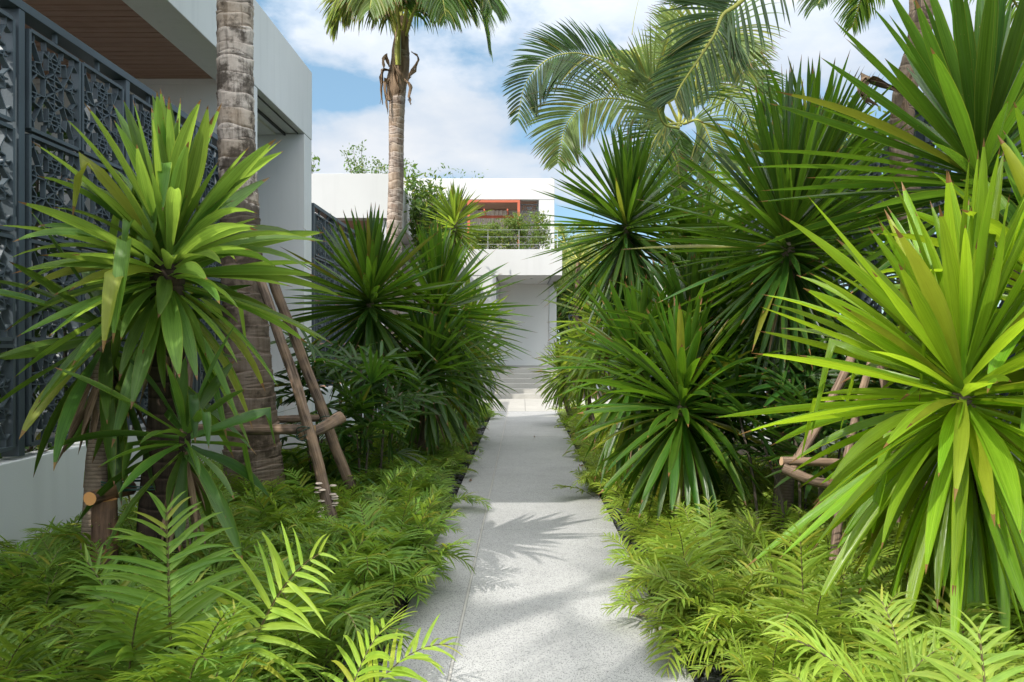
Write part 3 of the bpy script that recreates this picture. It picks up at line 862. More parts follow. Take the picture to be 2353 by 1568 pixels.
tree('slim tree in front of the white eaves right of the brown coconut trunk', (-2.2, 21.2, 0),
     pv((950, 420, 21), (985, 428, 21.3), (1012, 455, 21), (1030, 480, 21.5), (965, 470, 20.6), (990, 500, 21), (955, 520, 21), (1000, 530, 20.8), (1020, 515, 21.3), (975, 445, 21.2), (945, 400, 21), (1005, 440, 21), (960, 495, 20.8), (980, 540, 20.8)), .15, 'tree', .115, 230)
tree('wispy tree rising above the roof left of the brown coconut trunk', (-6.0, 27, 0),
     pv((795, 352, 27), (812, 345, 27), (830, 340, 26.5), (840, 378, 27), (865, 375, 27), (880, 385, 27), (860, 392, 26), (900, 385, 27), (935, 375, 27), (825, 395, 27)), .11, 'tree', .09, 170)
tree('low tree crowns showing over the far roof edge', (-2.5, 36, 0),
     pv((1010, 402, 36), (1040, 398, 36), (1062, 404, 36), (1085, 408, 36), (1105, 406, 36), (985, 408, 36)), .18, 'tree', .2, 60)
tree('tiny leafy sprig showing beside the far corner of the left villa roof', (-7.5, 26, 0), pv((722, 368, 26), (716, 372, 26), (705, 372, 26), (690, 365, 26)), .15, 'tree', .1, 50)
tree('green shrub tops beyond the right lattice screen', (5.5, 11, 0),
     pv((1930, 300, 11), (1960, 310, 11), (1990, 320, 11), (1945, 270, 11.5), (1910, 320, 11), (2010, 345, 11), (1975, 345, 10.5), (1900, 350, 11)), .13, 'hedge', .2, 130)
tree('leafy tree beyond the right screen at the picture edge', (7.5, 11, 0),
     pv((2320, 110, 11), (2345, 90, 11), (2300, 150, 11), (2360, 130, 11), (2330, 180, 11)), .13, 'hedge', .22, 100)
tree('dense grey green tree far behind the canopy on the right', (3.0, 45, 0),
     pv((1300, 560, 45), (1320, 545, 45), (1345, 555, 45), (1375, 560, 45), (1400, 570, 46), (1330, 590, 45), (1360, 600, 45), (1420, 580, 45), (1310, 620, 45)), .3, 'tree', .5, 160, .16)


tree('dense low tree far behind the distant screen, right of the canopy', (2.0, 34, 0),
     pv((1295, 660, 34), (1310, 640, 34), (1330, 650, 34.5), (1350, 640, 34), (1375, 660, 34), (1300, 700, 33.5), (1325, 690, 33.5), (1350, 700, 33.5), (1380, 700, 34), (1315, 730, 33), (1345, 735, 33), (1375, 740, 33), (1295, 740, 33), (1400, 720, 34)), .32, 'tree', .32, 260, .12)
tree('dense round tree far behind the round headed yucca', (5.5, 38, 0),
     pv((1400, 640, 38), (1430, 620, 38), (1460, 640, 38), (1490, 620, 38), (1520, 650, 38), (1410, 690, 38), (1450, 690, 38), (1490, 690, 38), (1530, 700, 38), (1430, 740, 37), (1470, 740, 37), (1510, 740, 37), (1550, 680, 38)), .36, 'tree', .34, 240, .14)


# ------------------------------------------------------------------ yuccas
def crown(mb, c, n, L_, W_, elo=-70, ehi=86, droop=(.15, .6), prof='stiff', stem=.3, fold=.3, S=7, axis=(0, 0, 1), twist=.25, bias=1.0, kink=0.0, yawbias=None, wave=.12, seed=0, jit=1.0, lq=(.86, .97, 1.0, .78)):
    r = np.random.default_rng(seed + 100)
    i = np.arange(n); q = (i + .5) / n
    yaw = i * 2.39996 + r.normal(size=n) * .18 * jit + seed
    e = np.radians(elo + (ehi - elo) * q ** bias + r.normal(size=n) * 5 * jit)
    d = np.stack([np.cos(e) * np.cos(yaw), np.cos(e) * np.sin(yaw), np.sin(e)], -1)
    side = np.stack([-np.sin(yaw), np.cos(yaw), np.zeros(n)], -1)
    roll = r.normal(size=n) * .25 * jit
    nn = np.cross(d, side)
    side = side * np.cos(roll)[:, None] + nn * np.sin(roll)[:, None]
    ax = nrmz(np.array(axis, float))
    # tilt everything so that +z becomes the axis
    vx = np.cross([0, 0, 1], ax); sn = np.linalg.norm(vx)
    if sn > 1e-4:
        k = vx / sn; th = math.asin(min(1, sn)); K = np.array([[0, -k[2], k[1]], [k[2], 0, -k[0]], [-k[1], k[0], 0]])
        Rm = np.eye(3) + math.sin(th) * K + (1 - math.cos(th)) * K @ K
        d = d @ Rm.T; side = side @ Rm.T
    base = np.array(c)[None] + ax[None] * ((q - .55) * stem)[:, None] + d * .03
    L2 = L_ * (1 - .15 * jit + .28 * jit * r.random(n)) * np.interp(q, [0, .15, .6, 1], lq)
    W2 = W_ * (.82 + .36 * r.random(n))
    dr = droop[0] + (droop[1] - droop[0]) * r.random(n) ** 1.5
    dr = dr * np.interp(q, [0, .45, 1], [1.5, 1.0, .3])
    kk = np.where(r.random(n) < kink, .4 + .3 * r.random(n), 2.0)
    blades(mb, base, d, side, L2, W2, dr, S, prof, fold, r.normal(size=n) * twist, 1.5, kk, rnd=r.random(n), wave=r.normal(size=n) * wave)


def yucca(label, name, base, heads, trunk=.05, tmat='ytrunk', cat='yucca', group=None):
    """heads: list of dicts(c, n, L, W, mat, ...) each becomes a crown part, each on its own stem"""
    e = empty(name, base, label, cat, group)
    b = np.array(base, float)
    for i, hd_ in enumerate(heads):
        hd_ = dict(hd_); c = np.array(hd_.pop('c')); mat = hd_.pop('mat')
        b_ = np.array(hd_.pop('root', b)); tm = hd_.pop('tmat', tmat); tr = hd_.pop('tr', trunk)
        mb = MB()
        mid = (b_ + c) / 2 + np.array([(c[0] - b_[0]) * .25, 0, 0])
        nn_ = max(10, int(np.linalg.norm(c - b_) / .03))
        tube(mb, [b_, mid, c + np.array([0, 0, .05])], [tr * 1.2, tr, tr * .85], nn_, 14, .06)
        mb.build('trunk', M[tm], e, smooth=True)
        mb = MB()
        crown(mb, c, seed=hd_.pop('seed', i + int(abs(c[0]) * 97)), **hd_)
        mb.build('crown', M[mat], e, smooth=True)
        k = 16
        r = np.random.default_rng(i + int(abs(c[1]) * 31))
        a = r.random(k) * 6.283
        d_ = np.stack([np.cos(a) * .35, np.sin(a) * .35, -np.ones(k)], -1) + r.normal(size=(k, 3)) * .12
        mb = MB()
        blades(mb, c[None] + np.array([0, 0, -.06]) - np.array([0, 0, 1]) * r.random((k, 1)) * .2, d_, np.stack([-np.sin(a), np.cos(a), 0 * a], -1), hd_['L_'] * (.4 + .35 * r.random(k)), hd_['W_'] * .55, .3, 6, 'strap', .5, r.normal(size=k) * 1.2, rnd=r.random(k))
        mb.build('dead_leaves', M['husk'], e, smooth=True)
    return e


STIFF = dict(prof='stiff', fold=.35, S=6, droop=(.02, .26), twist=.16, wave=.06, jit=1.25)
SOFT = dict(prof='strap', fold=.28, S=9, droop=(.25, 1.1), twist=.45, kink=.10, wave=.22, jit=2.1)

# left foreground broad yucca
yucca('large broad leaved yucca in the left foreground, sunlit crown on a dark rotting trunk', 'broadleaf_yucca', (-2.16, 4.55, -.05), [
    dict(c=P(385, 612, 4.45), n=170, L_=.92, W_=.086, mat='broad', elo=-64, ehi=88, bias=.72, lq=(.95, .86, .86, .74), stem=.26, tr=.105, tmat='dtrunk', seed=3, **SOFT),
    dict(c=P(425, 1010, 4.2), root=(-2.05, 4.4, .35), n=34, L_=.58, W_=.07, mat='broaddk', elo=-55, ehi=78, stem=.12, tr=.035, tmat='dtrunk', seed=5, **SOFT),
])
yucca('broad leaved yucca with drooping dark leaves on a pale ringed stem, leftmost in the picture', 'broadleaf_yucca', (-2.40, 4.35, -.05), [
    dict(c=P(245, 775, 4.55), n=38, L_=.88, W_=.08, mat='broaddk', elo=-80, ehi=62, bias=1.2, stem=.25, tr=.066, seed=8, **SOFT)])

# right foreground lime yucca: two heads
yucca('large lime green yucca leaning into the right foreground, sunlit and closest to the path', 'broadleaf_yucca', (2.35, 3.75, -.05), [
    dict(c=P(2212, 925, 3.65), n=290, L_=1.1, W_=.068, lq=(1.1, .9, .95, .84), mat='bright', elo=-88, ehi=87, bias=1.25, stem=.30, tr=.06, seed=12, prof='strap', fold=.32, S=9, droop=(.05, .85), twist=.45, kink=.03, wave=.16, jit=1.7)])
yucca('lime green yucca cut by the right picture edge, leaves arching in from outside', 'broadleaf_yucca', (2.95, 3.95, -.05), [
    dict(c=P(2430, 700, 3.95), n=110, L_=1.0, W_=.085, mat='bright', elo=-70, ehi=84, stem=.26, tr=.06, seed=23, prof='strap', fold=.28, S=9, droop=(.3, 1.2), twist=.35, kink=.03, wave=.16)])
yucca('tall dark green yucca at the upper right, broad upright leaves against the sky', 'broadleaf_yucca', (2.95, 5.0, -.05), [
    dict(c=P(2250, 400, 4.85), n=120, L_=1.28, W_=.084, mat='sword', elo=-50, ehi=86, bias=.8, stem=.3, tr=.065, seed=31, prof='stiff', fold=.3, S=8, droop=(.02, .3), twist=.2, wave=.06)])

SY = 'sword leaved yuccas along the path'
yucca('sword yucca with a complete round head on the right, clear against the white house', 'sword_yucca', (1.42, 8.2, -.05), [
    dict(c=P(1440, 528, 8.0), n=320, L_=1.03, W_=.046, mat='sword', elo=-90, ehi=87, bias=1.2, stem=.4, tr=.06, seed=41, **STIFF)], group=SY)
yucca('tallest dark sword yucca right of the round headed one, long leaves hanging down its trunk', 'sword_yucca', (1.95, 5.95, -.05), [
    dict(c=P(1810, 575, 6.2), n=330, L_=1.16, W_=.052, lq=(.95, .95, 1.0, .95), mat='sword', elo=-90, ehi=87, bias=1.15, stem=.45, tr=.065, seed=52, **STIFF)], group=SY)
yucca('taller sword yucca rising behind the dark one with hanging leaves on the right', 'sword_yucca', (3.0, 8.0, -.05), [
    dict(c=P(1870, 420, 7.6), n=200, L_=1.15, W_=.06, mat='sword2', elo=-60, ehi=86, stem=.3, tr=.06, seed=57, **STIFF)], group=SY)
yucca('fresh green sword yucca filling the gap between the round headed yucca and the tallest one', 'sword_yucca', (2.0, 8.9, -.05), [
    dict(c=P(1610, 640, 8.6), n=170, L_=1.0, W_=.065, mat='sword2', elo=-70, ehi=86, stem=.3, tr=.06, seed=61, **STIFF),
    dict(c=P(1690, 760, 7.4), n=160, L_=1.0, W_=.06, mat='sword', elo=-70, ehi=86, stem=.3, tr=.06, seed=63, **STIFF)], group=SY)
LOW = dict(prof='sword', fold=.28, S=8, droop=(.2, .8), twist=.25, wave=.1)
yucca('low dark sword yucca with arching leaves touching the ferns right of the path', 'sword_yucca', (1.34, 6.35, -.05), [
    dict(c=P(1568, 935, 6.1), n=170, L_=.88, W_=.064, mat='sword2', elo=-68, ehi=86, stem=.26, tr=.05, seed=71, **LOW),
    dict(c=P(1470, 860, 7.0), root=(1.3, 6.9, -.05), n=170, L_=.88, W_=.06, mat='sword2', elo=-78, ehi=86, stem=.3, tr=.05, seed=73, **LOW),
    dict(c=P(1590, 790, 6.9), root=(1.5, 6.8, -.05), n=150, L_=.9, W_=.064, mat='sword', elo=-78, ehi=86, stem=.3, tr=.05, seed=74, **LOW)], group=SY)
yucca('small bright sword yucca in front of the steps at the far right of the path', 'sword_yucca', (1.0, 15.2, -.05), [
    dict(c=P(1292, 858, 14.8), n=170, L_=.62, W_=.052, mat='sword3', elo=-75, ehi=86, stem=.3, tr=.05, seed=81, **LOW)], group=SY)
yucca('yellow green yucca clump behind the round headed one, left of its hanging leaves', 'sword_yucca', (1.5, 11.4, -.05), [
    dict(c=P(1400, 745, 11.2), n=140, L_=.95, W_=.07, mat='sword3', elo=-60, ehi=86, stem=.3, tr=.05, seed=84, **LOW),
    dict(c=P(1345, 830, 12.4), root=(1.2, 12.6, -.05), n=140, L_=.72, W_=.06, mat='sword3', elo=-65, ehi=86, stem=.3, tr=.05, seed=86, **LOW)], group=SY)
yucca('dark sword yucca on the left, head just under the brown coconut trunk', 'sword_yucca', (-1.85, 9.2, -.05), [
    dict(c=P(850, 700, 9.0), n=230, L_=1.08, W_=.066, mat='sword', elo=-88, ehi=87, bias=1.15, stem=.4, tr=.06, seed=91, **STIFF)], group=SY)
yucca('sword yucca on the left leaning over towards the canopy, leaves crossing the white wall', 'sword_yucca', (-1.45, 10.2, -.05), [
    dict(c=P(1005, 722, 10.0), n=240, L_=1.15, W_=.068, mat='sword2', elo=-88, ehi=87, bias=1.15, stem=.4, tr=.06, seed=93, **STIFF)], group=SY)
yucca('pale yellow green sword yucca seen high behind the left pair, in front of the terrace', 'sword_yucca', (-1.25, 13.2, -.05), [
    dict(c=P(1045, 518, 13.0), n=150, L_=.64, W_=.045, mat='sword3', elo=-75, ehi=86, stem=.4, tr=.06, seed=95, **STIFF)], group=SY)
yucca('bushy bright yucca clump on the left edge of the path before the entrance', 'sword_yucca', (-1.05, 13.2, -.05), [
    dict(c=P(1075, 770, 12.6), n=170, L_=.9, W_=.055, mat='sword3', elo=-75, ehi=86, stem=.4, tr=.05, seed=97, **LOW),
    dict(c=P(1075, 850, 11.6), root=(-.95, 11.6, -.05), n=170, L_=.72, W_=.055, mat='sword2', elo=-72, ehi=80, stem=.35, tr=.05, seed=98, **LOW)], group=SY)
yucca('low dark sword yucca under the leaning left one, leaves spilling towards the ferns', 'sword_yucca', (-1.3, 9.6, -.05), [
    dict(c=P(985, 860, 9.3), n=170, L_=.9, W_=.064, mat='sword', elo=-70, ehi=80, stem=.3, tr=.05, seed=99, **LOW)], group=SY)


# ------------------------------------------------------------------ lady palms
def ladypalm(label, spots, n_fan, mat='rhapis', base=None, Lf=.42, group='lady palm clumps'):
    e = empty('lady_palm', base, label, 'palm', group)
    mbs, mbl = MB(), MB()
    b = np.array(base)
    for c in spots:
        c = np.array(c)
        rt = b + np.array([(c[0] - b[0]) * .7, (c[1] - b[1]) * .7, 0])
        tube(mbs, [rt, (rt + c) / 2 + rng.normal(size=3) * .04, c], [.012, .009], 8, 6)
        for k in range(n_fan):
            a = rng.random() * 6.283; el_ = R(rng.uniform(-15, 65))
            d = np.array([math.cos(a) * math.cos(el_), math.sin(a) * math.cos(el_), math.sin(el_)])
            st_ = c + np.array([0, 0, rng.uniform(-.3, .1)])
            ln = rng.uniform(.14, .3)
            hub = st_ + d * ln
            sd = nrmz(np.cross(d, [0, 0, 1]) + rng.normal(size=3) * .15)
            blades(mbl, [st_], [d], [sd], ln, .009, .1, 3, 'stalk', .3)
            m_ = rng.integers(7, 11)
            ang = np.linspace(-1.75, 1.75, m_) + rng.normal(size=m_) * .06
            df = d[None] * np.cos(ang)[:, None] + sd[None] * np.sin(ang)[:, None]
            nrm = np.cross(d, sd)
            sf = nrmz(np.cross(nrm[None], df))
            df = nrmz(df - np.array([0, 0, .12]))
            blades(mbl, np.repeat(hub[None], m_, 0), df, sf, Lf * rng.uniform(.8, 1.15) * (1 - .12 * np.abs(ang)), .036, rng.uniform(.15, .7), 5, 'finger', .3, rnd=np.clip(rng.random() + .12 * rng.normal(size=m_), 0, 1))
    mbs.build('stem', M['twig'], e)
    mbl.build('fronds', M[mat], e, smooth=True)
    return e


ladypalm('dark lady palm clump behind the leaning poles left of the path', pv((720, 850, 7.9), (770, 820, 8.1), (830, 850, 7.8), (890, 870, 7.8), (780, 920, 7.5), (860, 940, 7.4), (700, 950, 7.8), (930, 920, 7.9), (820, 1000, 7.3), (740, 1010, 7.4), (680, 880, 8.2), (880, 1010, 7.5)), 6, base=(-1.75, 7.8, -.05))
ladypalm('dark lady palm undergrowth in the shade behind the right wooden poles', pv((1760, 880, 5.9), (1820, 930, 5.6), (1880, 960, 5.5), (1930, 900, 5.7), (1850, 850, 6.2), (1700, 960, 5.9), (1980, 960, 5.4), (1750, 1010, 5.5), (1900, 1030, 5.2), (1660, 900, 6.6), (2040, 880, 5.6)), 6, base=(2.1, 5.7, -.05))


ladypalm('dark lady palm undergrowth farther back on the right, under the tallest sword yucca', pv((1660, 860, 7.4), (1720, 820, 7.8), (1780, 800, 8.0), (1600, 900, 7.8), (1840, 800, 7.6), (1900, 830, 7.2), (1560, 830, 8.6), (1630, 780, 8.6), (1700, 940, 7.2), (1960, 800, 7.0), (2040, 820, 6.6), (2110, 860, 6.0), (1520, 760, 9.4), (1800, 720, 8.4)), 7, base=(2.5, 7.6, -.05))
# ------------------------------------------------------------------ coconut palms
def palm_trunk(e, ctrl, rad, mat, ring, amp=.06, seg=36):
    """trunk of overlapping leaf-scar sleeves with uneven heights and tilted rims"""
    r = np.random.default_rng(int(abs(ctrl[1][0]) * 1000) + 5)
    ln = sum(np.linalg.norm(np.array(ctrl[i + 1]) - np.array(ctrl[i])) for i in range(len(ctrl) - 1)) * 1.02
    bnd = [0.0]
    while bnd[-1] < ln + .3: bnd.append(bnd[-1] + ring * r.uniform(.6, 1.5))
    bnd = np.array(bnd); nb = len(bnd)
    n = int(ln / ring * 14)
    p = spline(ctrl, n)
    arc = np.concatenate([[0], np.cumsum(np.linalg.norm(np.diff(p, axis=0), axis=1))])
    d = nrmz(np.gradient(p, axis=0))
    a = nrmz(np.cross(d, [0, 1, 0])); b = np.cross(d, a)
    th = np.linspace(0, 2 * math.pi, seg, endpoint=False)
    ph = r.random(nb) * 6.28; am = r.uniform(.04, .2, nb) * ring
    k0 = np.clip(np.searchsorted(bnd, arc, 'right') - 1, 0, nb - 2)
    loc = arc[:, None] + am[k0][:, None] * np.sin(th[None] + ph[k0][:, None]) + .012 * np.sin(3 * th[None] + 2 * ph[k0][:, None])
    k = np.clip(np.searchsorted(bnd, loc.ravel(), 'right') - 1, 0, nb - 2).reshape(loc.shape)
    fr_ = (loc - bnd[k]) / (bnd[k + 1] - bnd[k])
    R0 = np.interp(arc / arc[-1], np.linspace(0, 1, len(rad)), rad)
    fl = r.uniform(.4, 1.3, nb)
    rr = R0[:, None] * (1 + amp * fl[k] * (fr_ ** 2.2 - .35) + .02 * np.sin(2 * th[None] + 1.3 * arc[:, None]) + .008 * r.normal(size=loc.shape))
    V = p[:, None] + rr[..., None] * (np.cos(th)[None, :, None] * a[:, None] + np.sin(th)[None, :, None] * b[:, None])
    uv = np.zeros((n, seg, 2)); uv[..., 0] = (th / 6.2832)[None]; uv[..., 1] = (k + fr_) * ring
    i = np.arange(n - 1)[:, None] * seg; j = np.arange(seg)[None]; j2 = (j + 1) % seg
    f = np.stack([i + j, i + j2, i + seg + j2, i + seg + j], -1).reshape(-1, 4)
    # a face that crosses a rim takes the ring of its lower corner
    mb = MB(); mb.add(V.reshape(-1, 3), f, uv.reshape(-1, 2), (r.random(nb)[k]).ravel())
    return mb.build('trunk', M[mat], e, smooth=True)


def frond(e, ctrl, Lm=.6, W=.03, pairs=58, droop=1.0, mat='coco', up=(0, 0, 1), rib=.022, start=.16, fwd=.75, seed=0, asym=1.0):
    r = np.random.default_rng(seed + 500)
    pts = spline(ctrl, 60)
    d = nrmz(np.gradient(pts, axis=0))
    up = np.array(up, float)
    side = nrmz(np.cross(d, up))
    t = np.linspace(start, 1, pairs)
    idx = np.clip((t * 59).astype(int), 0, 59)
    lp = np.interp(t, [start, .3, .6, .85, 1], [.6, 1, .95, .6, .25])
    mb = MB()
    for s in (-1, 1):
        b = pts[idx]
        dd = nrmz(d[idx] * (fwd + .35 * t[:, None]) + side[idx] * s + np.cross(side[idx], d[idx]) * .25 + r.normal(size=(pairs, 3)) * .05)
        sd = nrmz(np.cross(np.cross(dd, d[idx]), dd) * 1.0)
        sd = nrmz(d[idx] - (d[idx] * dd).sum(-1, keepdims=True) * dd)
        blades(mb, b, dd, sd, Lm * lp * (.9 + .2 * r.random(pairs)) * (asym if s > 0 else 1), W, droop * (.75 + .5 * r.random(pairs)), 6, 'needle', .35, power=1.2, rnd=r.random(pairs))
    f = mb.build('frond', M[mat], e, smooth=True)
    mb = MB(); tube(mb, ctrl, [rib * 1.5, rib, rib * .6, rib * .25], 40, 7)
    mb.build('rib', M['rachis'], f, smooth=True)
    return f


def genfrond(c, az_, el_, L_, bend):
    d = np.array([math.cos(az_) * math.cos(el_), math.sin(az_) * math.cos(el_), math.sin(el_)])
    h = np.array([math.cos(az_), math.sin(az_), 0])
    p = [np.array(c)]
    e_ = el_
    for k in range(4):
        e_ -= bend / 4
        p.append(p[-1] + L_ / 4 * (h * math.cos(e_) + np.array([0, 0, math.sin(e_)])))
    return p


CG = 'coconut palms'
# palm with the thick trunk, left
p1 = empty('coconut_palm', (-2.3, 6.8, -.05), 'coconut palm with the thick pale ringed trunk beside the left wooden poles', 'palm', CG)
ct = [(-2.30, 6.8, -.1)] + pv((578, 1000, 6.8), (562, 700, 6.8), (543, 300, 6.8), (540, 0, 6.8)) + [(-2.52, 6.8, 6.3), (-2.5, 6.8, 8.2)]
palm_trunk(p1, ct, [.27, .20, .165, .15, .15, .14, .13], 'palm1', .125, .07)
for k in range(12):
    frond(p1, genfrond((-2.5, 6.8, 8.15), k * .93 + .3, R(70 - 7 * k), 2.7, R(70 + 4 * k)), .6, .03, 44, .9, 'coco', seed=k)
# palm in the middle distance with the brown trunk
p2 = empty('coconut_palm', (-2.28, 14, -.05), 'coconut palm with the slender brown trunk and dry husks in the middle distance', 'palm', CG)
ct = [(-2.30, 14, -.1)] + pv((905, 600, 14), (910, 420, 14), (912, 250, 14), (922, 120, 14))
palm_trunk(p2, ct, [.175, .15, .145, .13, .15], 'palm2', .105, .05)
cc = P(922, 95, 14)
mb = MB(); tube(mb, pv((905, 235, 14), (914, 190, 13.98), (920, 120, 14), (926, 40, 14)), [.12, .18, .15, .08], 16, 14, .12); mb.build('crown_shaft', M['husk'], p2, smooth=True)
mb = MB(); tube(mb, pv((915, 150, 13.78), (914, 110, 13.75), (917, 70, 13.8)), [.045, .06, .035], 10, 8); mb.build('green_spathe', M['rachis'], p2, smooth=True)


def husk(e, pts, W_, seed):
    c = spline(pts, 9)
    r = np.random.default_rng(seed)
    mb = MB()
    for k in range(3):
        q = c + r.normal(size=c.shape) * .012
        w = np.interp(np.linspace(0, 1, 9), [0, .4, 1], [.4, 1, .12]) * W_
        s = nrmz(np.cross(np.gradient(q, axis=0), [0, 1, 0]) + r.normal(size=3) * .3)
        v_ = np.stack([q - s * w[:, None] / 2, q + np.array([0, -.02, 0]), q + s * w[:, None] / 2], 1).reshape(-1, 3)
        f_ = np.array([[3 * i + j, 3 * i + j + 1, 3 * i + j + 4, 3 * i + j + 3] for i in range(8) for j in range(2)])
        uv_ = np.array([[j * .3, i * .06] for i in range(9) for j in range(3)])
        mb.add(v_, f_, uv_)
    mb.build('dry_husk', M['husk'], e, smooth=True)


husk(p2, pv((900, 165, 13.9), (880, 160, 13.85), (876, 195, 13.85), (878, 240, 13.85)), .14, 1)
husk(p2, pv((898, 180, 13.9), (885, 190, 13.8), (888, 230, 13.8), (892, 262, 13.8)), .09, 2)
husk(p2, pv((935, 190, 13.9), (948, 165, 13.85), (962, 135, 13.85), (945, 120, 13.9)), .06, 3)
husk(p2, pv((930, 185, 13.8), (944, 200, 13.75), (940, 225, 13.75), (944, 240, 13.75)), .07, 4)
husk(p2, pv((905, 150, 13.75), (912, 175, 13.7), (920, 200, 13.7), (915, 225, 13.72)), .16, 5)
husk(p2, pv((893, 150, 13.85), (886, 130, 13.8), (880, 140, 13.8), (884, 160, 13.8)), .12, 6)
for i, cpts in enumerate([
        [(916, 95, 14), (895, 20, 13.9), (850, -25, 13.8), (800, -5, 13.7), (765, 60, 13.7)],
        [(928, 90, 14), (960, 10, 13.9), (1020, -40, 13.8), (1090, -10, 13.7), (1125, 110, 13.7)],
        [(924, 80, 14), (945, -20, 13.4), (985, -60, 12.9), (1010, -30, 12.5), (1025, 40, 12.3)],
        [(920, 80, 14), (905, -30, 13.4), (880, -60, 12.9), (862, -40, 12.4), (850, 20, 12.2)],
        [(922, 70, 14), (920, -90, 14.6), (900, -170, 15.5), (870, -190, 16.3), (840, -170, 17)],
        [(924, 70, 14), (960, -90, 14.6), (1010, -150, 15.4), (1060, -150, 16.2), (1110, -100, 16.8)],
        [(918, 95, 14), (892, 40, 14.1), (850, -10, 14.3), (812, -12, 14.4), (785, 20, 14.5)],
        [(930, 90, 14), (955, 20, 14.2), (1000, -20, 14.3), (1050, -20, 14.3), (1085, 20, 14.3)],
        [(930, 90, 14), (965, 0, 13.5), (1040, -50, 13), (1100, -40, 12.8), (1130, 20, 12.6)],
        [(922, 60, 14), (925, -120, 14), (935, -220, 13.8), (950, -280, 13.5), (980, -310, 13.2)],
        [(914, 95, 14), (880, 0, 14.4), (840, -80, 14.8), (800, -110, 15), (760, -90, 15.2)]]):
    frond(p2, pv(*cpts), 1.05, .044, 84, 1.9, 'coco' if i % 3 else 'cocol', seed=20 + i)

# palm at the back right, head between the yuccas
p3 = empty('coconut_palm', (2.2, 11.2, -.05), 'young coconut palm whose fronds arch left over the round headed yucca', 'palm', CG)
palm_trunk(p3, [(2.3, 11.2, -.1), (2.25, 11.2, 2), P(1560, 330, 11.2)], [.16, .13, .12], 'palm3', .1, .05)
FACE = (0, -1, .4)
for i, (cpts, kw) in enumerate([
        ([(1560, 285, 11.2), (1510, 192, 11), (1428, 157, 10.8), (1353, 128, 10.6), (1306, 123, 10.5), (1254, 140, 10.4), (1208, 192, 10.3), (1190, 273, 10.2)], dict(Lm=1.0, droop=.45, pairs=92, up=FACE, asym=.62, mat='cocod')),
        ([(1560, 290, 11.1), (1481, 244, 10.7), (1382, 228, 10.4), (1306, 279, 10.2), (1283, 372, 10.1)], dict(Lm=.85, mat='cocol', droop=.6, pairs=80, up=FACE)),
        ([(1560, 295, 10.6), (1525, 285, 10.3), (1508, 240, 10.1), (1500, 190, 10.0), (1470, 170, 9.9)], dict(Lm=1.0, mat='cocol', droop=.25, pairs=60, up=(.3, -1, .1), fwd=.9)),
        ([(1585, 280, 11.2), (1597, 221, 11.1), (1603, 151, 11), (1626, 99, 10.9), (1661, 76, 10.8), (1692, 110, 10.7), (1712, 180, 10.6)], dict(Lm=1.0, mat='cocol', droop=.8, pairs=90, up=FACE)),
        ([(1562, 285, 11.4), (1556, 192, 11.6), (1550, 116, 11.8), (1536, 29, 12)], dict(Lm=.75, mat='cocol', droop=.3, pairs=64, up=FACE, fwd=1.3)),
        ([(1575, 285, 11.2), (1620, 200, 11.4), (1680, 160, 11.6), (1740, 190, 11.8), (1775, 260, 12)], dict(Lm=.85, droop=.8, pairs=72, up=FACE)),
        ([(1565, 290, 11.6), (1500, 170, 12), (1470, 130, 12.4), (1450, 120, 12.8), (1430, 140, 13)], dict(Lm=.8, mat='cocol', droop=.5, pairs=60, up=FACE)),
        ([(1560, 285, 11.0), (1530, 290, 10.7), (1500, 330, 10.5), (1480, 420, 10.4), (1475, 520, 10.4)], dict(Lm=.7, droop=.5, pairs=64, up=FACE)),
        ([(1560, 285, 11.0), (1550, 310, 10.8), (1560, 400, 10.7), (1575, 500, 10.7), (1580, 600, 10.7)], dict(Lm=.7, droop=.5, pairs=64, up=FACE)),
        ([(1570, 285, 11.0), (1610, 280, 10.8), (1640, 350, 10.7), (1655, 450, 10.7), (1660, 560, 10.7)], dict(Lm=.7, mat='cocol', droop=.5, pairs=64, up=FACE)),
        ([(1565, 285, 11.6), (1610, 230, 12.2), (1660, 220, 12.6), (1710, 260, 13), (1740, 330, 13.3)], dict(Lm=.75, mat='cocol', droop=.8, pairs=60)),
        ([(1562, 285, 11.6), (1580, 180, 12.2), (1590, 100, 12.8), (1580, 60, 13.3), (1560, 70, 13.8)], dict(Lm=.7, mat='cocol', droop=.6, pairs=56))]):
    frond(p3, pv(*cpts), W=.030, seed=40 + i, rib=.014, **kw)
mb = MB(); tube(mb, pv((1452, 80, 12), (1458, 40, 12), (1467, 0, 12)), [.006, .003], 6, 5); mb.build('spear_leaf', M['rachis'], p3)

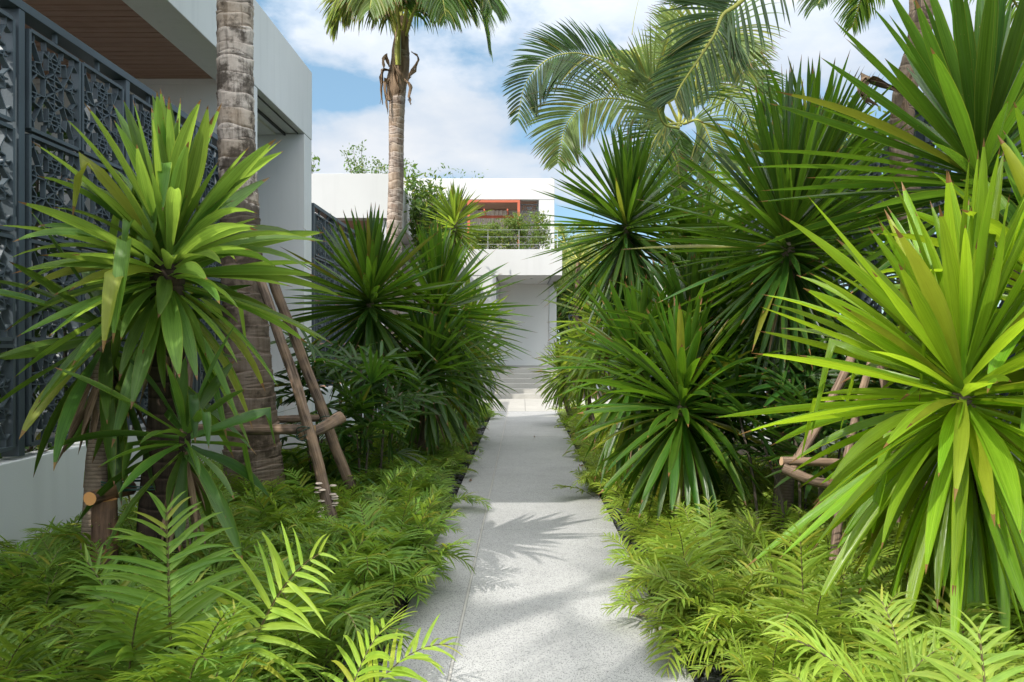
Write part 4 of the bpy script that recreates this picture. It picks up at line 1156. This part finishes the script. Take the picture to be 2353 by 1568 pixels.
# palm at the right, trunk behind the dark yucca
p4 = empty('coconut_palm', (3.35, 7.0, -.05), 'coconut palm at the upper right, brown fibrous trunk behind the tall dark yucca', 'palm', CG)
palm_trunk(p4, [(3.42, 7.0, -.1)] + pv((2090, 500, 7), (2072, 380, 7), (2078, 220, 7), (2112, 90, 7), (2118, -40, 7)), [.14, .12, .105, .10, .10, .10], 'palm3', .1, .05)
husk(p4, pv((2075, 210, 6.9), (2030, 195, 6.8), (1990, 180, 6.8), (1976, 215, 6.8), (2010, 245, 6.8)), .14, 11)
husk(p4, pv((2095, 160, 6.85), (2085, 200, 6.8), (2080, 260, 6.8), (2086, 320, 6.8)), .16, 12)
for i, cpts in enumerate([
        [(2115, -20, 7), (2020, -170, 6.8), (1860, -150, 6.6), (1707, 0, 6.5), (1661, 35, 6.45), (1638, 87, 6.4), (1568, 192, 6.4), (1551, 227, 6.4)],
        [(2115, -20, 7), (2060, -90, 6.6), (1990, -110, 6.3), (1930, -70, 6.1), (1880, 10, 6)],
        [(2120, -20, 7), (2180, -120, 6.8), (2250, -150, 6.6), (2330, -110, 6.5), (2400, 0, 6.4)],
        [(2118, -20, 7), (2120, -200, 7.4), (2110, -330, 7.8), (2080, -400, 8.2), (2030, -420, 8.6)],
        [(2112, -20, 7), (2070, -60, 7.4), (2030, -70, 7.8), (1990, -30, 8.1), (1960, 60, 8.3)],
        [(2122, -20, 7), (2200, -80, 7.5), (2280, -60, 7.9), (2340, 20, 8.2), (2380, 120, 8.4)]]):
    frond(p4, pv(*cpts), .55 if i else .62, .022, 66 if i else 120, 1.1 if i else .45, 'coco' if i else 'cocod', FACE if i == 0 else (0, 0, 1), seed=60 + i)

# leaning palm beside the near end of the path, just behind the viewpoint: its trunk throws the dark stripe on the path
p5 = empty('coconut_palm', (-1.45, .62, -.05), 'coconut palm leaning outward beside the near end of the path, outside the view', 'palm', CG)
palm_trunk(p5, [(-1.40, .62, -.1), (-2.05, .52, 2), (-2.72, .40, 4), (-3.03, .35, 5), (-3.75, .27, 7.4), (-4.6, .18, 10.4), (-5.3, .1, 13.2)], [.16, .14, .13, .125, .12, .12, .11], 'palm2', .105, .05)
for k in range(11):
    frond(p5, genfrond((-5.3, .1, 13.2), k * 2.4 + 1, R(72 - 8 * k), 2.6, R(70 + 3 * k)), .8, .034, 54, 1.1, 'coco', seed=120 + k)

# tall palm behind the viewpoint, its fronds dapple the near part of the path
p6 = empty('coconut_palm', (-6.9, -2.15, -.05), 'tall coconut palm behind the viewpoint whose high fronds dapple the near path', 'palm', CG)
palm_trunk(p6, [(-6.7, -2.1, -.1), (-6.8, -2.1, 4), (-6.9, -2.15, 9)], [.2, .15, .12], 'palm2', .105, .05)
for k, a_ in enumerate((.2, 1.0, 3.6, 5.0)):
    frond(p6, genfrond((-6.9, -2.15, 9.0), a_, R(50 - 12 * k), 2.2, R(75)), .7, .03, 30, 1.2, 'coco', seed=150 + k)

# far palms right of the canopy
for i, (x, y, Y, lab) in enumerate([(1330, 600, 27, 'small feathery palm just right of the canopy, in front of the distant screen'), (1390, 560, 32, 'feathery palm farther back right of the canopy, paler and taller'), (1300, 560, 36, 'feathery palm half hidden behind the corner of the canopy')]):
    c = P(x, y, Y)
    e = empty('feather_palm', (c[0], Y, -.05), lab, 'palm', 'distant feathery palms')
    palm_trunk(e, [(c[0] - .2, Y, -.1), (c[0] - .1, Y, c[2] * .5), c], [.13, .1, .09], 'palm3', .1)
    for k in range(11):
        frond(e, genfrond(c, k * 2.4 + i, R(75 - 8 * k), 2.2, R(80)), .55, .04, 34, 1.1, 'cocol', seed=90 + k + 20 * i)

# ------------------------------------------------------------------ wooden props
def pole(mb, a, b, r0, r1, bend=.03, wob=.15, n=46):
    a, b = np.array(a, float), np.array(b, float)
    m_ = (a + b) / 2 + rng.normal(size=3) * bend
    return tube(mb, [a, m_, b], [r0, r1], n, 12, wob)


pb_ = empty('tree_brace', (-1.9, 6.4, 0), 'weathered pole brace with crossbars around the thick coconut trunk on the left', 'tree brace', 'wooden braces tied to the trees')
for a, b, r0, r1 in [((775, 1235, 5.75), (592, 625, 6.55), .046, .038), ((806, 1120, 6.9), (612, 605, 6.75), .046, .040), ((395, 1180, 6.9), (446, 770, 6.9), .04, .034)]:
    mb = MB(); pole(mb, P(*a), P(*b), r0, r1); mb.build('pole', M['pole'], pb_, smooth=True)
for a, b, r0, r1 in [((440, 986, 6.25), (722, 988, 6.15), .036, .038), ((690, 1003, 6.12), (784, 960, 6.5), .036, .05), ((500, 962, 7.15), (745, 962, 7.1), .034, .034)]:
    mb = MB(); pole(mb, P(*a), P(*b), r0, r1, .015); mb.build('crossbar', M['pole'], pb_, smooth=True)
fg = MB()
for k in range(16):
    q = P(745 + 14 * rng.random() + .25 * k, 1110 + 5 * k, 5.86)
    q = q + np.array([rng.choice([-1, 1]) * .045, -.03, 0])
    tube(fg, [q, q + np.array([0, 0, .008])], [.028, .02], 2, 9)
fg.build('bracket_fungus', M['fungus'], pb_)

for q, r_ in ((P(700, 1000, 6.1), .062), (P(752, 975, 6.45), .062), (P(602, 640, 6.6), .06)):
    mb = MB()
    for k in range(4):
        th = np.linspace(0, 6.283, 17)
        tube(mb, [(q[0] + r_ * math.cos(a), q[1] + r_ * math.sin(a), q[2] + .012 * k + .035 * math.sin(a + k)) for a in th], [.004, .004], 34, 5, cap=False)
    mb.build('wire', M['wire'], pb_)

pr = empty('tree_brace', (1.9, 4.6, 0), 'peeling reddish pole brace behind the lime yucca on the right', 'tree brace', 'wooden braces tied to the trees')
for a, b, r0, r1 in [((1815, 1085, 4.9), (1978, 770, 5.1), .031, .027), ((1915, 1290, 4.4), (2020, 770, 4.9), .028, .024), ((2060, 1200, 4.9), (2000, 740, 5.1), .026, .022)]:
    mb = MB(); pole(mb, P(*a), P(*b), r0, r1); mb.build('pole', M['rpole'], pr, smooth=True)
for a, b, r0, r1 in [((1795, 1060, 4.75), (2075, 1062, 4.9), .027, .025), ((1800, 1078, 4.7), (1960, 1112, 4.5), .032, .026), ((1930, 1103, 4.5), (2140, 1118, 4.6), .026, .026)]:
    mb = MB(); pole(mb, P(*a), P(*b), r0, r1, .012); mb.build('crossbar', M['rpole'], pr, smooth=True)

pl = empty('log_prop', (-2.35, 4.2, 0), 'short reddish log prop with a sawn orange end, wired to the left foreground yucca', 'log prop')
mb = MB(); pole(mb, P(238, 1330, 4.25), P(240, 1148, 4.25), .07, .062, .005, .05); mb.build('post', M['log'], pl, smooth=True)
mb = MB(); pole(mb, P(206, 1146, 4.12), P(300, 1122, 4.5), .036, .04, .004, .05); mb.build('crossbar', M['log'], pl, smooth=True)
mb = MB()
for k in range(5):
    z = P(0, 1120 + 4 * k, 4.3)[2]
    th = np.linspace(0, 6.283, 25)
    c_ = np.array([-2.22, 4.5])
    tube(mb, [(c_[0] + .20 * math.cos(a), c_[1] + .15 * math.sin(a), z + .012 * math.sin(2 * a + k)) for a in th], [.0045, .0045], 60, 5, cap=False)
mb.build('wire', M['wire'], pl)
mb = MB(); pole(mb, (-2.02, 4.75, -.05), P(380, 900, 4.75), .05, .042, .01, .04)
o = mb.build('bare_stem', M['ytrunk'], smooth=True); tag(o, 'thin bare ringed stem just right of the dark trunk of the left foreground yucca', 'stem')


# ------------------------------------------------------------------ ferns
def fronds(mbp, mbs, base, yaw, elev, L_, droop, K=16, pl=.16, S=3, pw=.17, rnd=None, roll=0.0):
    """F fern fronds, every pinna a small folded blade"""
    n = len(base)
    d0 = np.stack([np.cos(elev) * np.cos(yaw), np.cos(elev) * np.sin(yaw), np.sin(elev)], -1)
    side = np.stack([-np.sin(yaw), np.cos(yaw), np.zeros(n)], -1)
    side = nrmz(side * math.cos(roll) + np.cross(d0, side) * math.sin(roll))
    side = nrmz(side + rng.normal(size=(n, 3)) * .18)
    if rnd is None: rnd = rng.random(n)
    T = 12
    pts = blades(mbs, base, d0, side, L_, .007 * L_ / .5, droop, T, 'stalk', .6, power=1.3)
    tt = np.linspace(.24, .985, K)
    fi = tt * T
    i0 = np.minimum(fi.astype(int), T - 1); fr_ = (fi - i0)[None, :, None]
    b = pts[:, i0] * (1 - fr_) + pts[:, i0 + 1] * fr_
    d = nrmz(pts[:, i0 + 1] - pts[:, i0])
    s = side[:, None] - (side[:, None] * d).sum(-1, keepdims=True) * d
    s = nrmz(s)
    nn = np.cross(d, s)
    prof = np.interp(tt, [.24, .34, .55, .8, .94, 1], [.55, .92, 1, .72, .42, .28])
    for sg in (-1, 1):
        ang = np.radians(np.interp(tt, [.24, .9, 1], [72, 48, 24]))[None, :, None]
        dd = d * np.cos(ang) + s * sg * np.sin(ang) + nn * .16 + rng.normal(size=d.shape) * .13
        dd = nrmz(dd)
        ps = nrmz(d - (d * dd).sum(-1, keepdims=True) * dd)
        LL = (L_[:, None] * pl * 2 * prof[None]) * (.9 + .2 * rng.random((n, K)))
        rr = np.clip(rnd[:, None] + rng.normal(size=(n, K)) * .07, 0, 1)
        blades(mbp, b.reshape(-1, 3), dd.reshape(-1, 3), ps.reshape(-1, 3), LL.ravel(), LL.ravel() * pw + .004, (.35 + .5 * rng.random(n * K)), S, 'pinna', .22, rnd=rr.ravel())


def bed(name, label, mat, xlo, xhi, ylo, yhi, dens, Lr, K, S, hole=None, elr=(36, 80), seed=0, keepout=None):
    n = int((xhi - xlo) * (yhi - ylo) * dens)
    x = xlo + (xhi - xlo) * rng.random(n); y = ylo + (yhi - ylo) * rng.random(n)
    if keepout is not None:
        k = keepout(x, y); x, y = x[k], y[k]
    n = len(x)
    nf = 7
    base = np.repeat(np.stack([x, y, np.full(n, -.03)], -1), nf, 0) + rng.normal(size=(n * nf, 3)) * np.array([.03, .03, 0])
    yaw = (np.repeat(rng.random(n) * 6.283, nf) + np.tile(np.arange(nf) * 6.283 / nf, n) + rng.normal(size=n * nf) * .35)
    el_ = np.radians(elr[0] + (elr[1] - elr[0]) * rng.random(n * nf))
    L_ = np.repeat(Lr[0] + (Lr[1] - Lr[0]) * rng.random(n), nf) * (.75 + .4 * rng.random(n * nf))
    rnd = np.clip(np.repeat(rng.random(n), nf) * .7 + .3 * rng.random(n * nf), 0, 1)
    return base, yaw, el_, L_, rnd


def emit(name, label, mat, sets):
    mp_, ms_ = MB(), MB()
    for (args, K, S, pl_, pw_) in sets:
        base, yaw, el_, L_, rnd = args
        fronds(mp_, ms_, base, yaw, el_, L_, .7 + .9 * rng.random(len(base)), K, pl_, S, pw_, rnd)
    e = empty(name, (0, 0, 0), label, 'ferns', 'fern ground cover')
    e['kind'] = 'stuff'
    a = mp_.build('fern_leaves', M[mat], e, smooth=True); a['kind'] = 'stuff'
    b = ms_.build('fern_stalks', M['stalk'], e); b['kind'] = 'stuff'


def edgeL(x, y):
    return x < PL - .15 - .05 * np.sin(y * 2.3) - .05 * np.sin(y * 5.1)


def edgeR(x, y):
    return x > PR + .10 + .05 * np.sin(y * 2.1 + 1) + .05 * np.sin(y * 4.7)


LR, KF = (.42, .62), 17
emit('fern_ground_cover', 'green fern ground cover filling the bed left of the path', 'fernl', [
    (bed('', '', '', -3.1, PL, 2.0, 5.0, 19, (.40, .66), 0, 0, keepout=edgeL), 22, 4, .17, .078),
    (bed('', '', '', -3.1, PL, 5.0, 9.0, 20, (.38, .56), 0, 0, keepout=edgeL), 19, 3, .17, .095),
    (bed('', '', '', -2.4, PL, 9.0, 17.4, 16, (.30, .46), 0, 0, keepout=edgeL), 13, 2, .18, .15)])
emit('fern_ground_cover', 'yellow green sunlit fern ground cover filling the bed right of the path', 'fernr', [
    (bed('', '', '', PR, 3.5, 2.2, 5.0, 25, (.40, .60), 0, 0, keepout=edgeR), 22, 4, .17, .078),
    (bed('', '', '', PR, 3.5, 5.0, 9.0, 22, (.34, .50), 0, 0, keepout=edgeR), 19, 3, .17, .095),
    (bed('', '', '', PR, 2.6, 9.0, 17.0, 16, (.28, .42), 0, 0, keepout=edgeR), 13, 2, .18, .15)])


def bigfern(label, base, fl, mat, K=20):
    e = empty('fern_plant', base, label, 'fern', 'single ferns standing out of the ground cover')
    mp_, ms_ = MB(), MB()
    for (tip, L_, dr, rn, *ro) in fl:
        d = np.array(tip) - np.array(base)
        yaw = np.array([math.atan2(d[1], d[0])]); el_ = np.array([math.atan2(d[2], math.hypot(d[0], d[1]))])
        fronds(mp_, ms_, np.array([base], float), yaw, el_, np.array([L_]), np.array([dr]), K, .19, 6, .082, np.array([rn]), ro[0] if ro else 0.0)
    mp_.build('fronds', M[mat], e, smooth=True); ms_.build('stalks', M['stalk'], e)


b = P(400, 1540, 2.9); b[2] = 0
bigfern('tall upright fern in the left foreground, its central frond standing straight', tuple(b), [(P(383, 1190, 3.0), .88, .15, .6), (P(250, 1290, 2.9), .78, .5, .4), (P(500, 1300, 2.7), .7, .6, .5), (P(330, 1330, 2.5), .6, .7, .3)], 'fernl', 22)
b = P(520, 1500, 3.1); b[2] = 0
bigfern('fern with one arching sunlit yellow frond left of the path', tuple(b), [(P(680, 1130, 3.05), .82, .8, .9, 1.1), (P(450, 1300, 2.9), .5, .7, .4)], 'fernb', 15)
b = P(760, 1530, 2.8); b[2] = 0
bigfern('fern with bright yellow fronds leaning over the left edge of the path', tuple(b), [(P(960, 1330, 2.9), .62, 1.0, .9), (P(880, 1260, 3.0), .6, 1.0, .7), (P(800, 1350, 2.5), .5, .9, .5)], 'fernb', 15)
b = P(2300, 1640, 2.0); b[2] = .05
bigfern('blurred pale fern frond sweeping across the lower right corner', tuple(b), [(P(1960, 1370, 2.1), .85, .75, .8), (P(2250, 1250, 2.3), .7, .6, .5), (P(2050, 1450, 1.9), .6, .9, .6)], 'fernb', 18)
b = P(1850, 1420, 3.7); b[2] = 0
bigfern('upright lime fern standing in the middle of the right bed', tuple(b), [(P(1730, 1130, 3.8), .7, .5, .7), (P(1840, 1150, 3.6), .66, .6, .6), (P(1950, 1200, 3.6), .6, .7, .4)], 'fernr', 16)

# ------------------------------------------------------------------ pebbles, small things
pm = MB()
ico_v = np.array([(0, 0, 1), (.89, 0, .45), (.28, .85, .45), (-.72, .53, .45), (-.72, -.53, .45), (.28, -.85, .45), (.72, .53, -.45), (-.28, .85, -.45), (-.89, 0, -.45), (-.28, -.85, -.45), (.72, -.53, -.45), (0, 0, -1)])
ico_f = np.array([(0, 1, 2), (0, 2, 3), (0, 3, 4), (0, 4, 5), (0, 5, 1), (1, 6, 2), (2, 7, 3), (3, 8, 4), (4, 9, 5), (5, 10, 1), (6, 7, 2), (7, 8, 3), (8, 9, 4), (9, 10, 5), (10, 6, 1), (11, 7, 6), (11, 8, 7), (11, 9, 8), (11, 10, 9), (11, 6, 10)])
for k in range(3600):
    y = 2.2 + 15.3 * rng.random() ** 1.3
    x = (PL - .012 - .3 * rng.random()) if rng.random() < .5 else (PR + .012 + .3 * rng.random())
    s = .012 + .016 * rng.random()
    v_ = ico_v * (1 + .25 * rng.normal(size=(12, 1))) * s * np.array([1, 1.2, .6])
    a = rng.random() * 6.28
    v_ = v_ @ np.array([[math.cos(a), -math.sin(a), 0], [math.sin(a), math.cos(a), 0], [0, 0, 1]])
    v_ += np.array([x if abs(x) > .7 else x - .02, y, -.035 + .02 * rng.random()])
    pm.add(v_, ico_f)
o = pm.build('black_gravel', M['pebble']); tag(o, 'black pebbles in the narrow gaps along both edges of the path', 'gravel', kind='stuff')

mb = MB(); mb.box(.98, 1.12, 12.9, 13.15, -.05, .16)
o = mb.build('kerb_block', M['pink'], bevel=.008); tag(o, 'small pink sandstone block at the right edge of the path', 'block')
mb = MB()
q = P(985, 1105, 8.4)
for k in range(5):
    c_ = np.array([q[0] - .12 + .06 * k, 8.4 - .04 * k, .05 + .01 * (k % 2)])
    mb.bar(c_ + np.array([-.03, -.02, 0]), c_ + np.array([.03, .02, .02]), .07, .02, nrmz(np.array([.2, -.3, 1.0])))
o = mb.build('broken_tile', M['white']); tag(o, 'broken pieces of white tile lying in the ferns left of the path', 'tile')

for k, (x, y, lab) in enumerate([(-.60, 5.75, 'curled brown dry leaf on the left strip of the path'), (-.58, 8.6, 'small dry brown leaf near the left edge of the path beside the tile pieces'), (.66, 4.3, 'dry tan leaf at the right edge of the path near the black pebbles'), (.70, 9.6, 'tiny brown leaf on the right edge of the path under the low dark yucca'), (.2, 12.6, 'tiny dry leaf lying in the middle of the far shaded path')]):
    mb = MB()
    a = rng.random() * 6.28
    blades(mb, [(x, y, .012)], [(math.cos(a), math.sin(a), .25)], [(-math.sin(a), math.cos(a), .3)], .075, .03, .5, 6, 'oval', .6, twist=1.2)
    blades(mb, [(x, y, .012)], [(math.cos(a + 2.4), math.sin(a + 2.4), .3)], [(-math.sin(a + 2.4), math.cos(a + 2.4), -.3)], .05, .024, .6, 6, 'oval', .6, twist=-1)
    tag(mb.build('fallen_leaf', M['husk']), lab, 'dry leaf', 'dry leaves lying on the path')
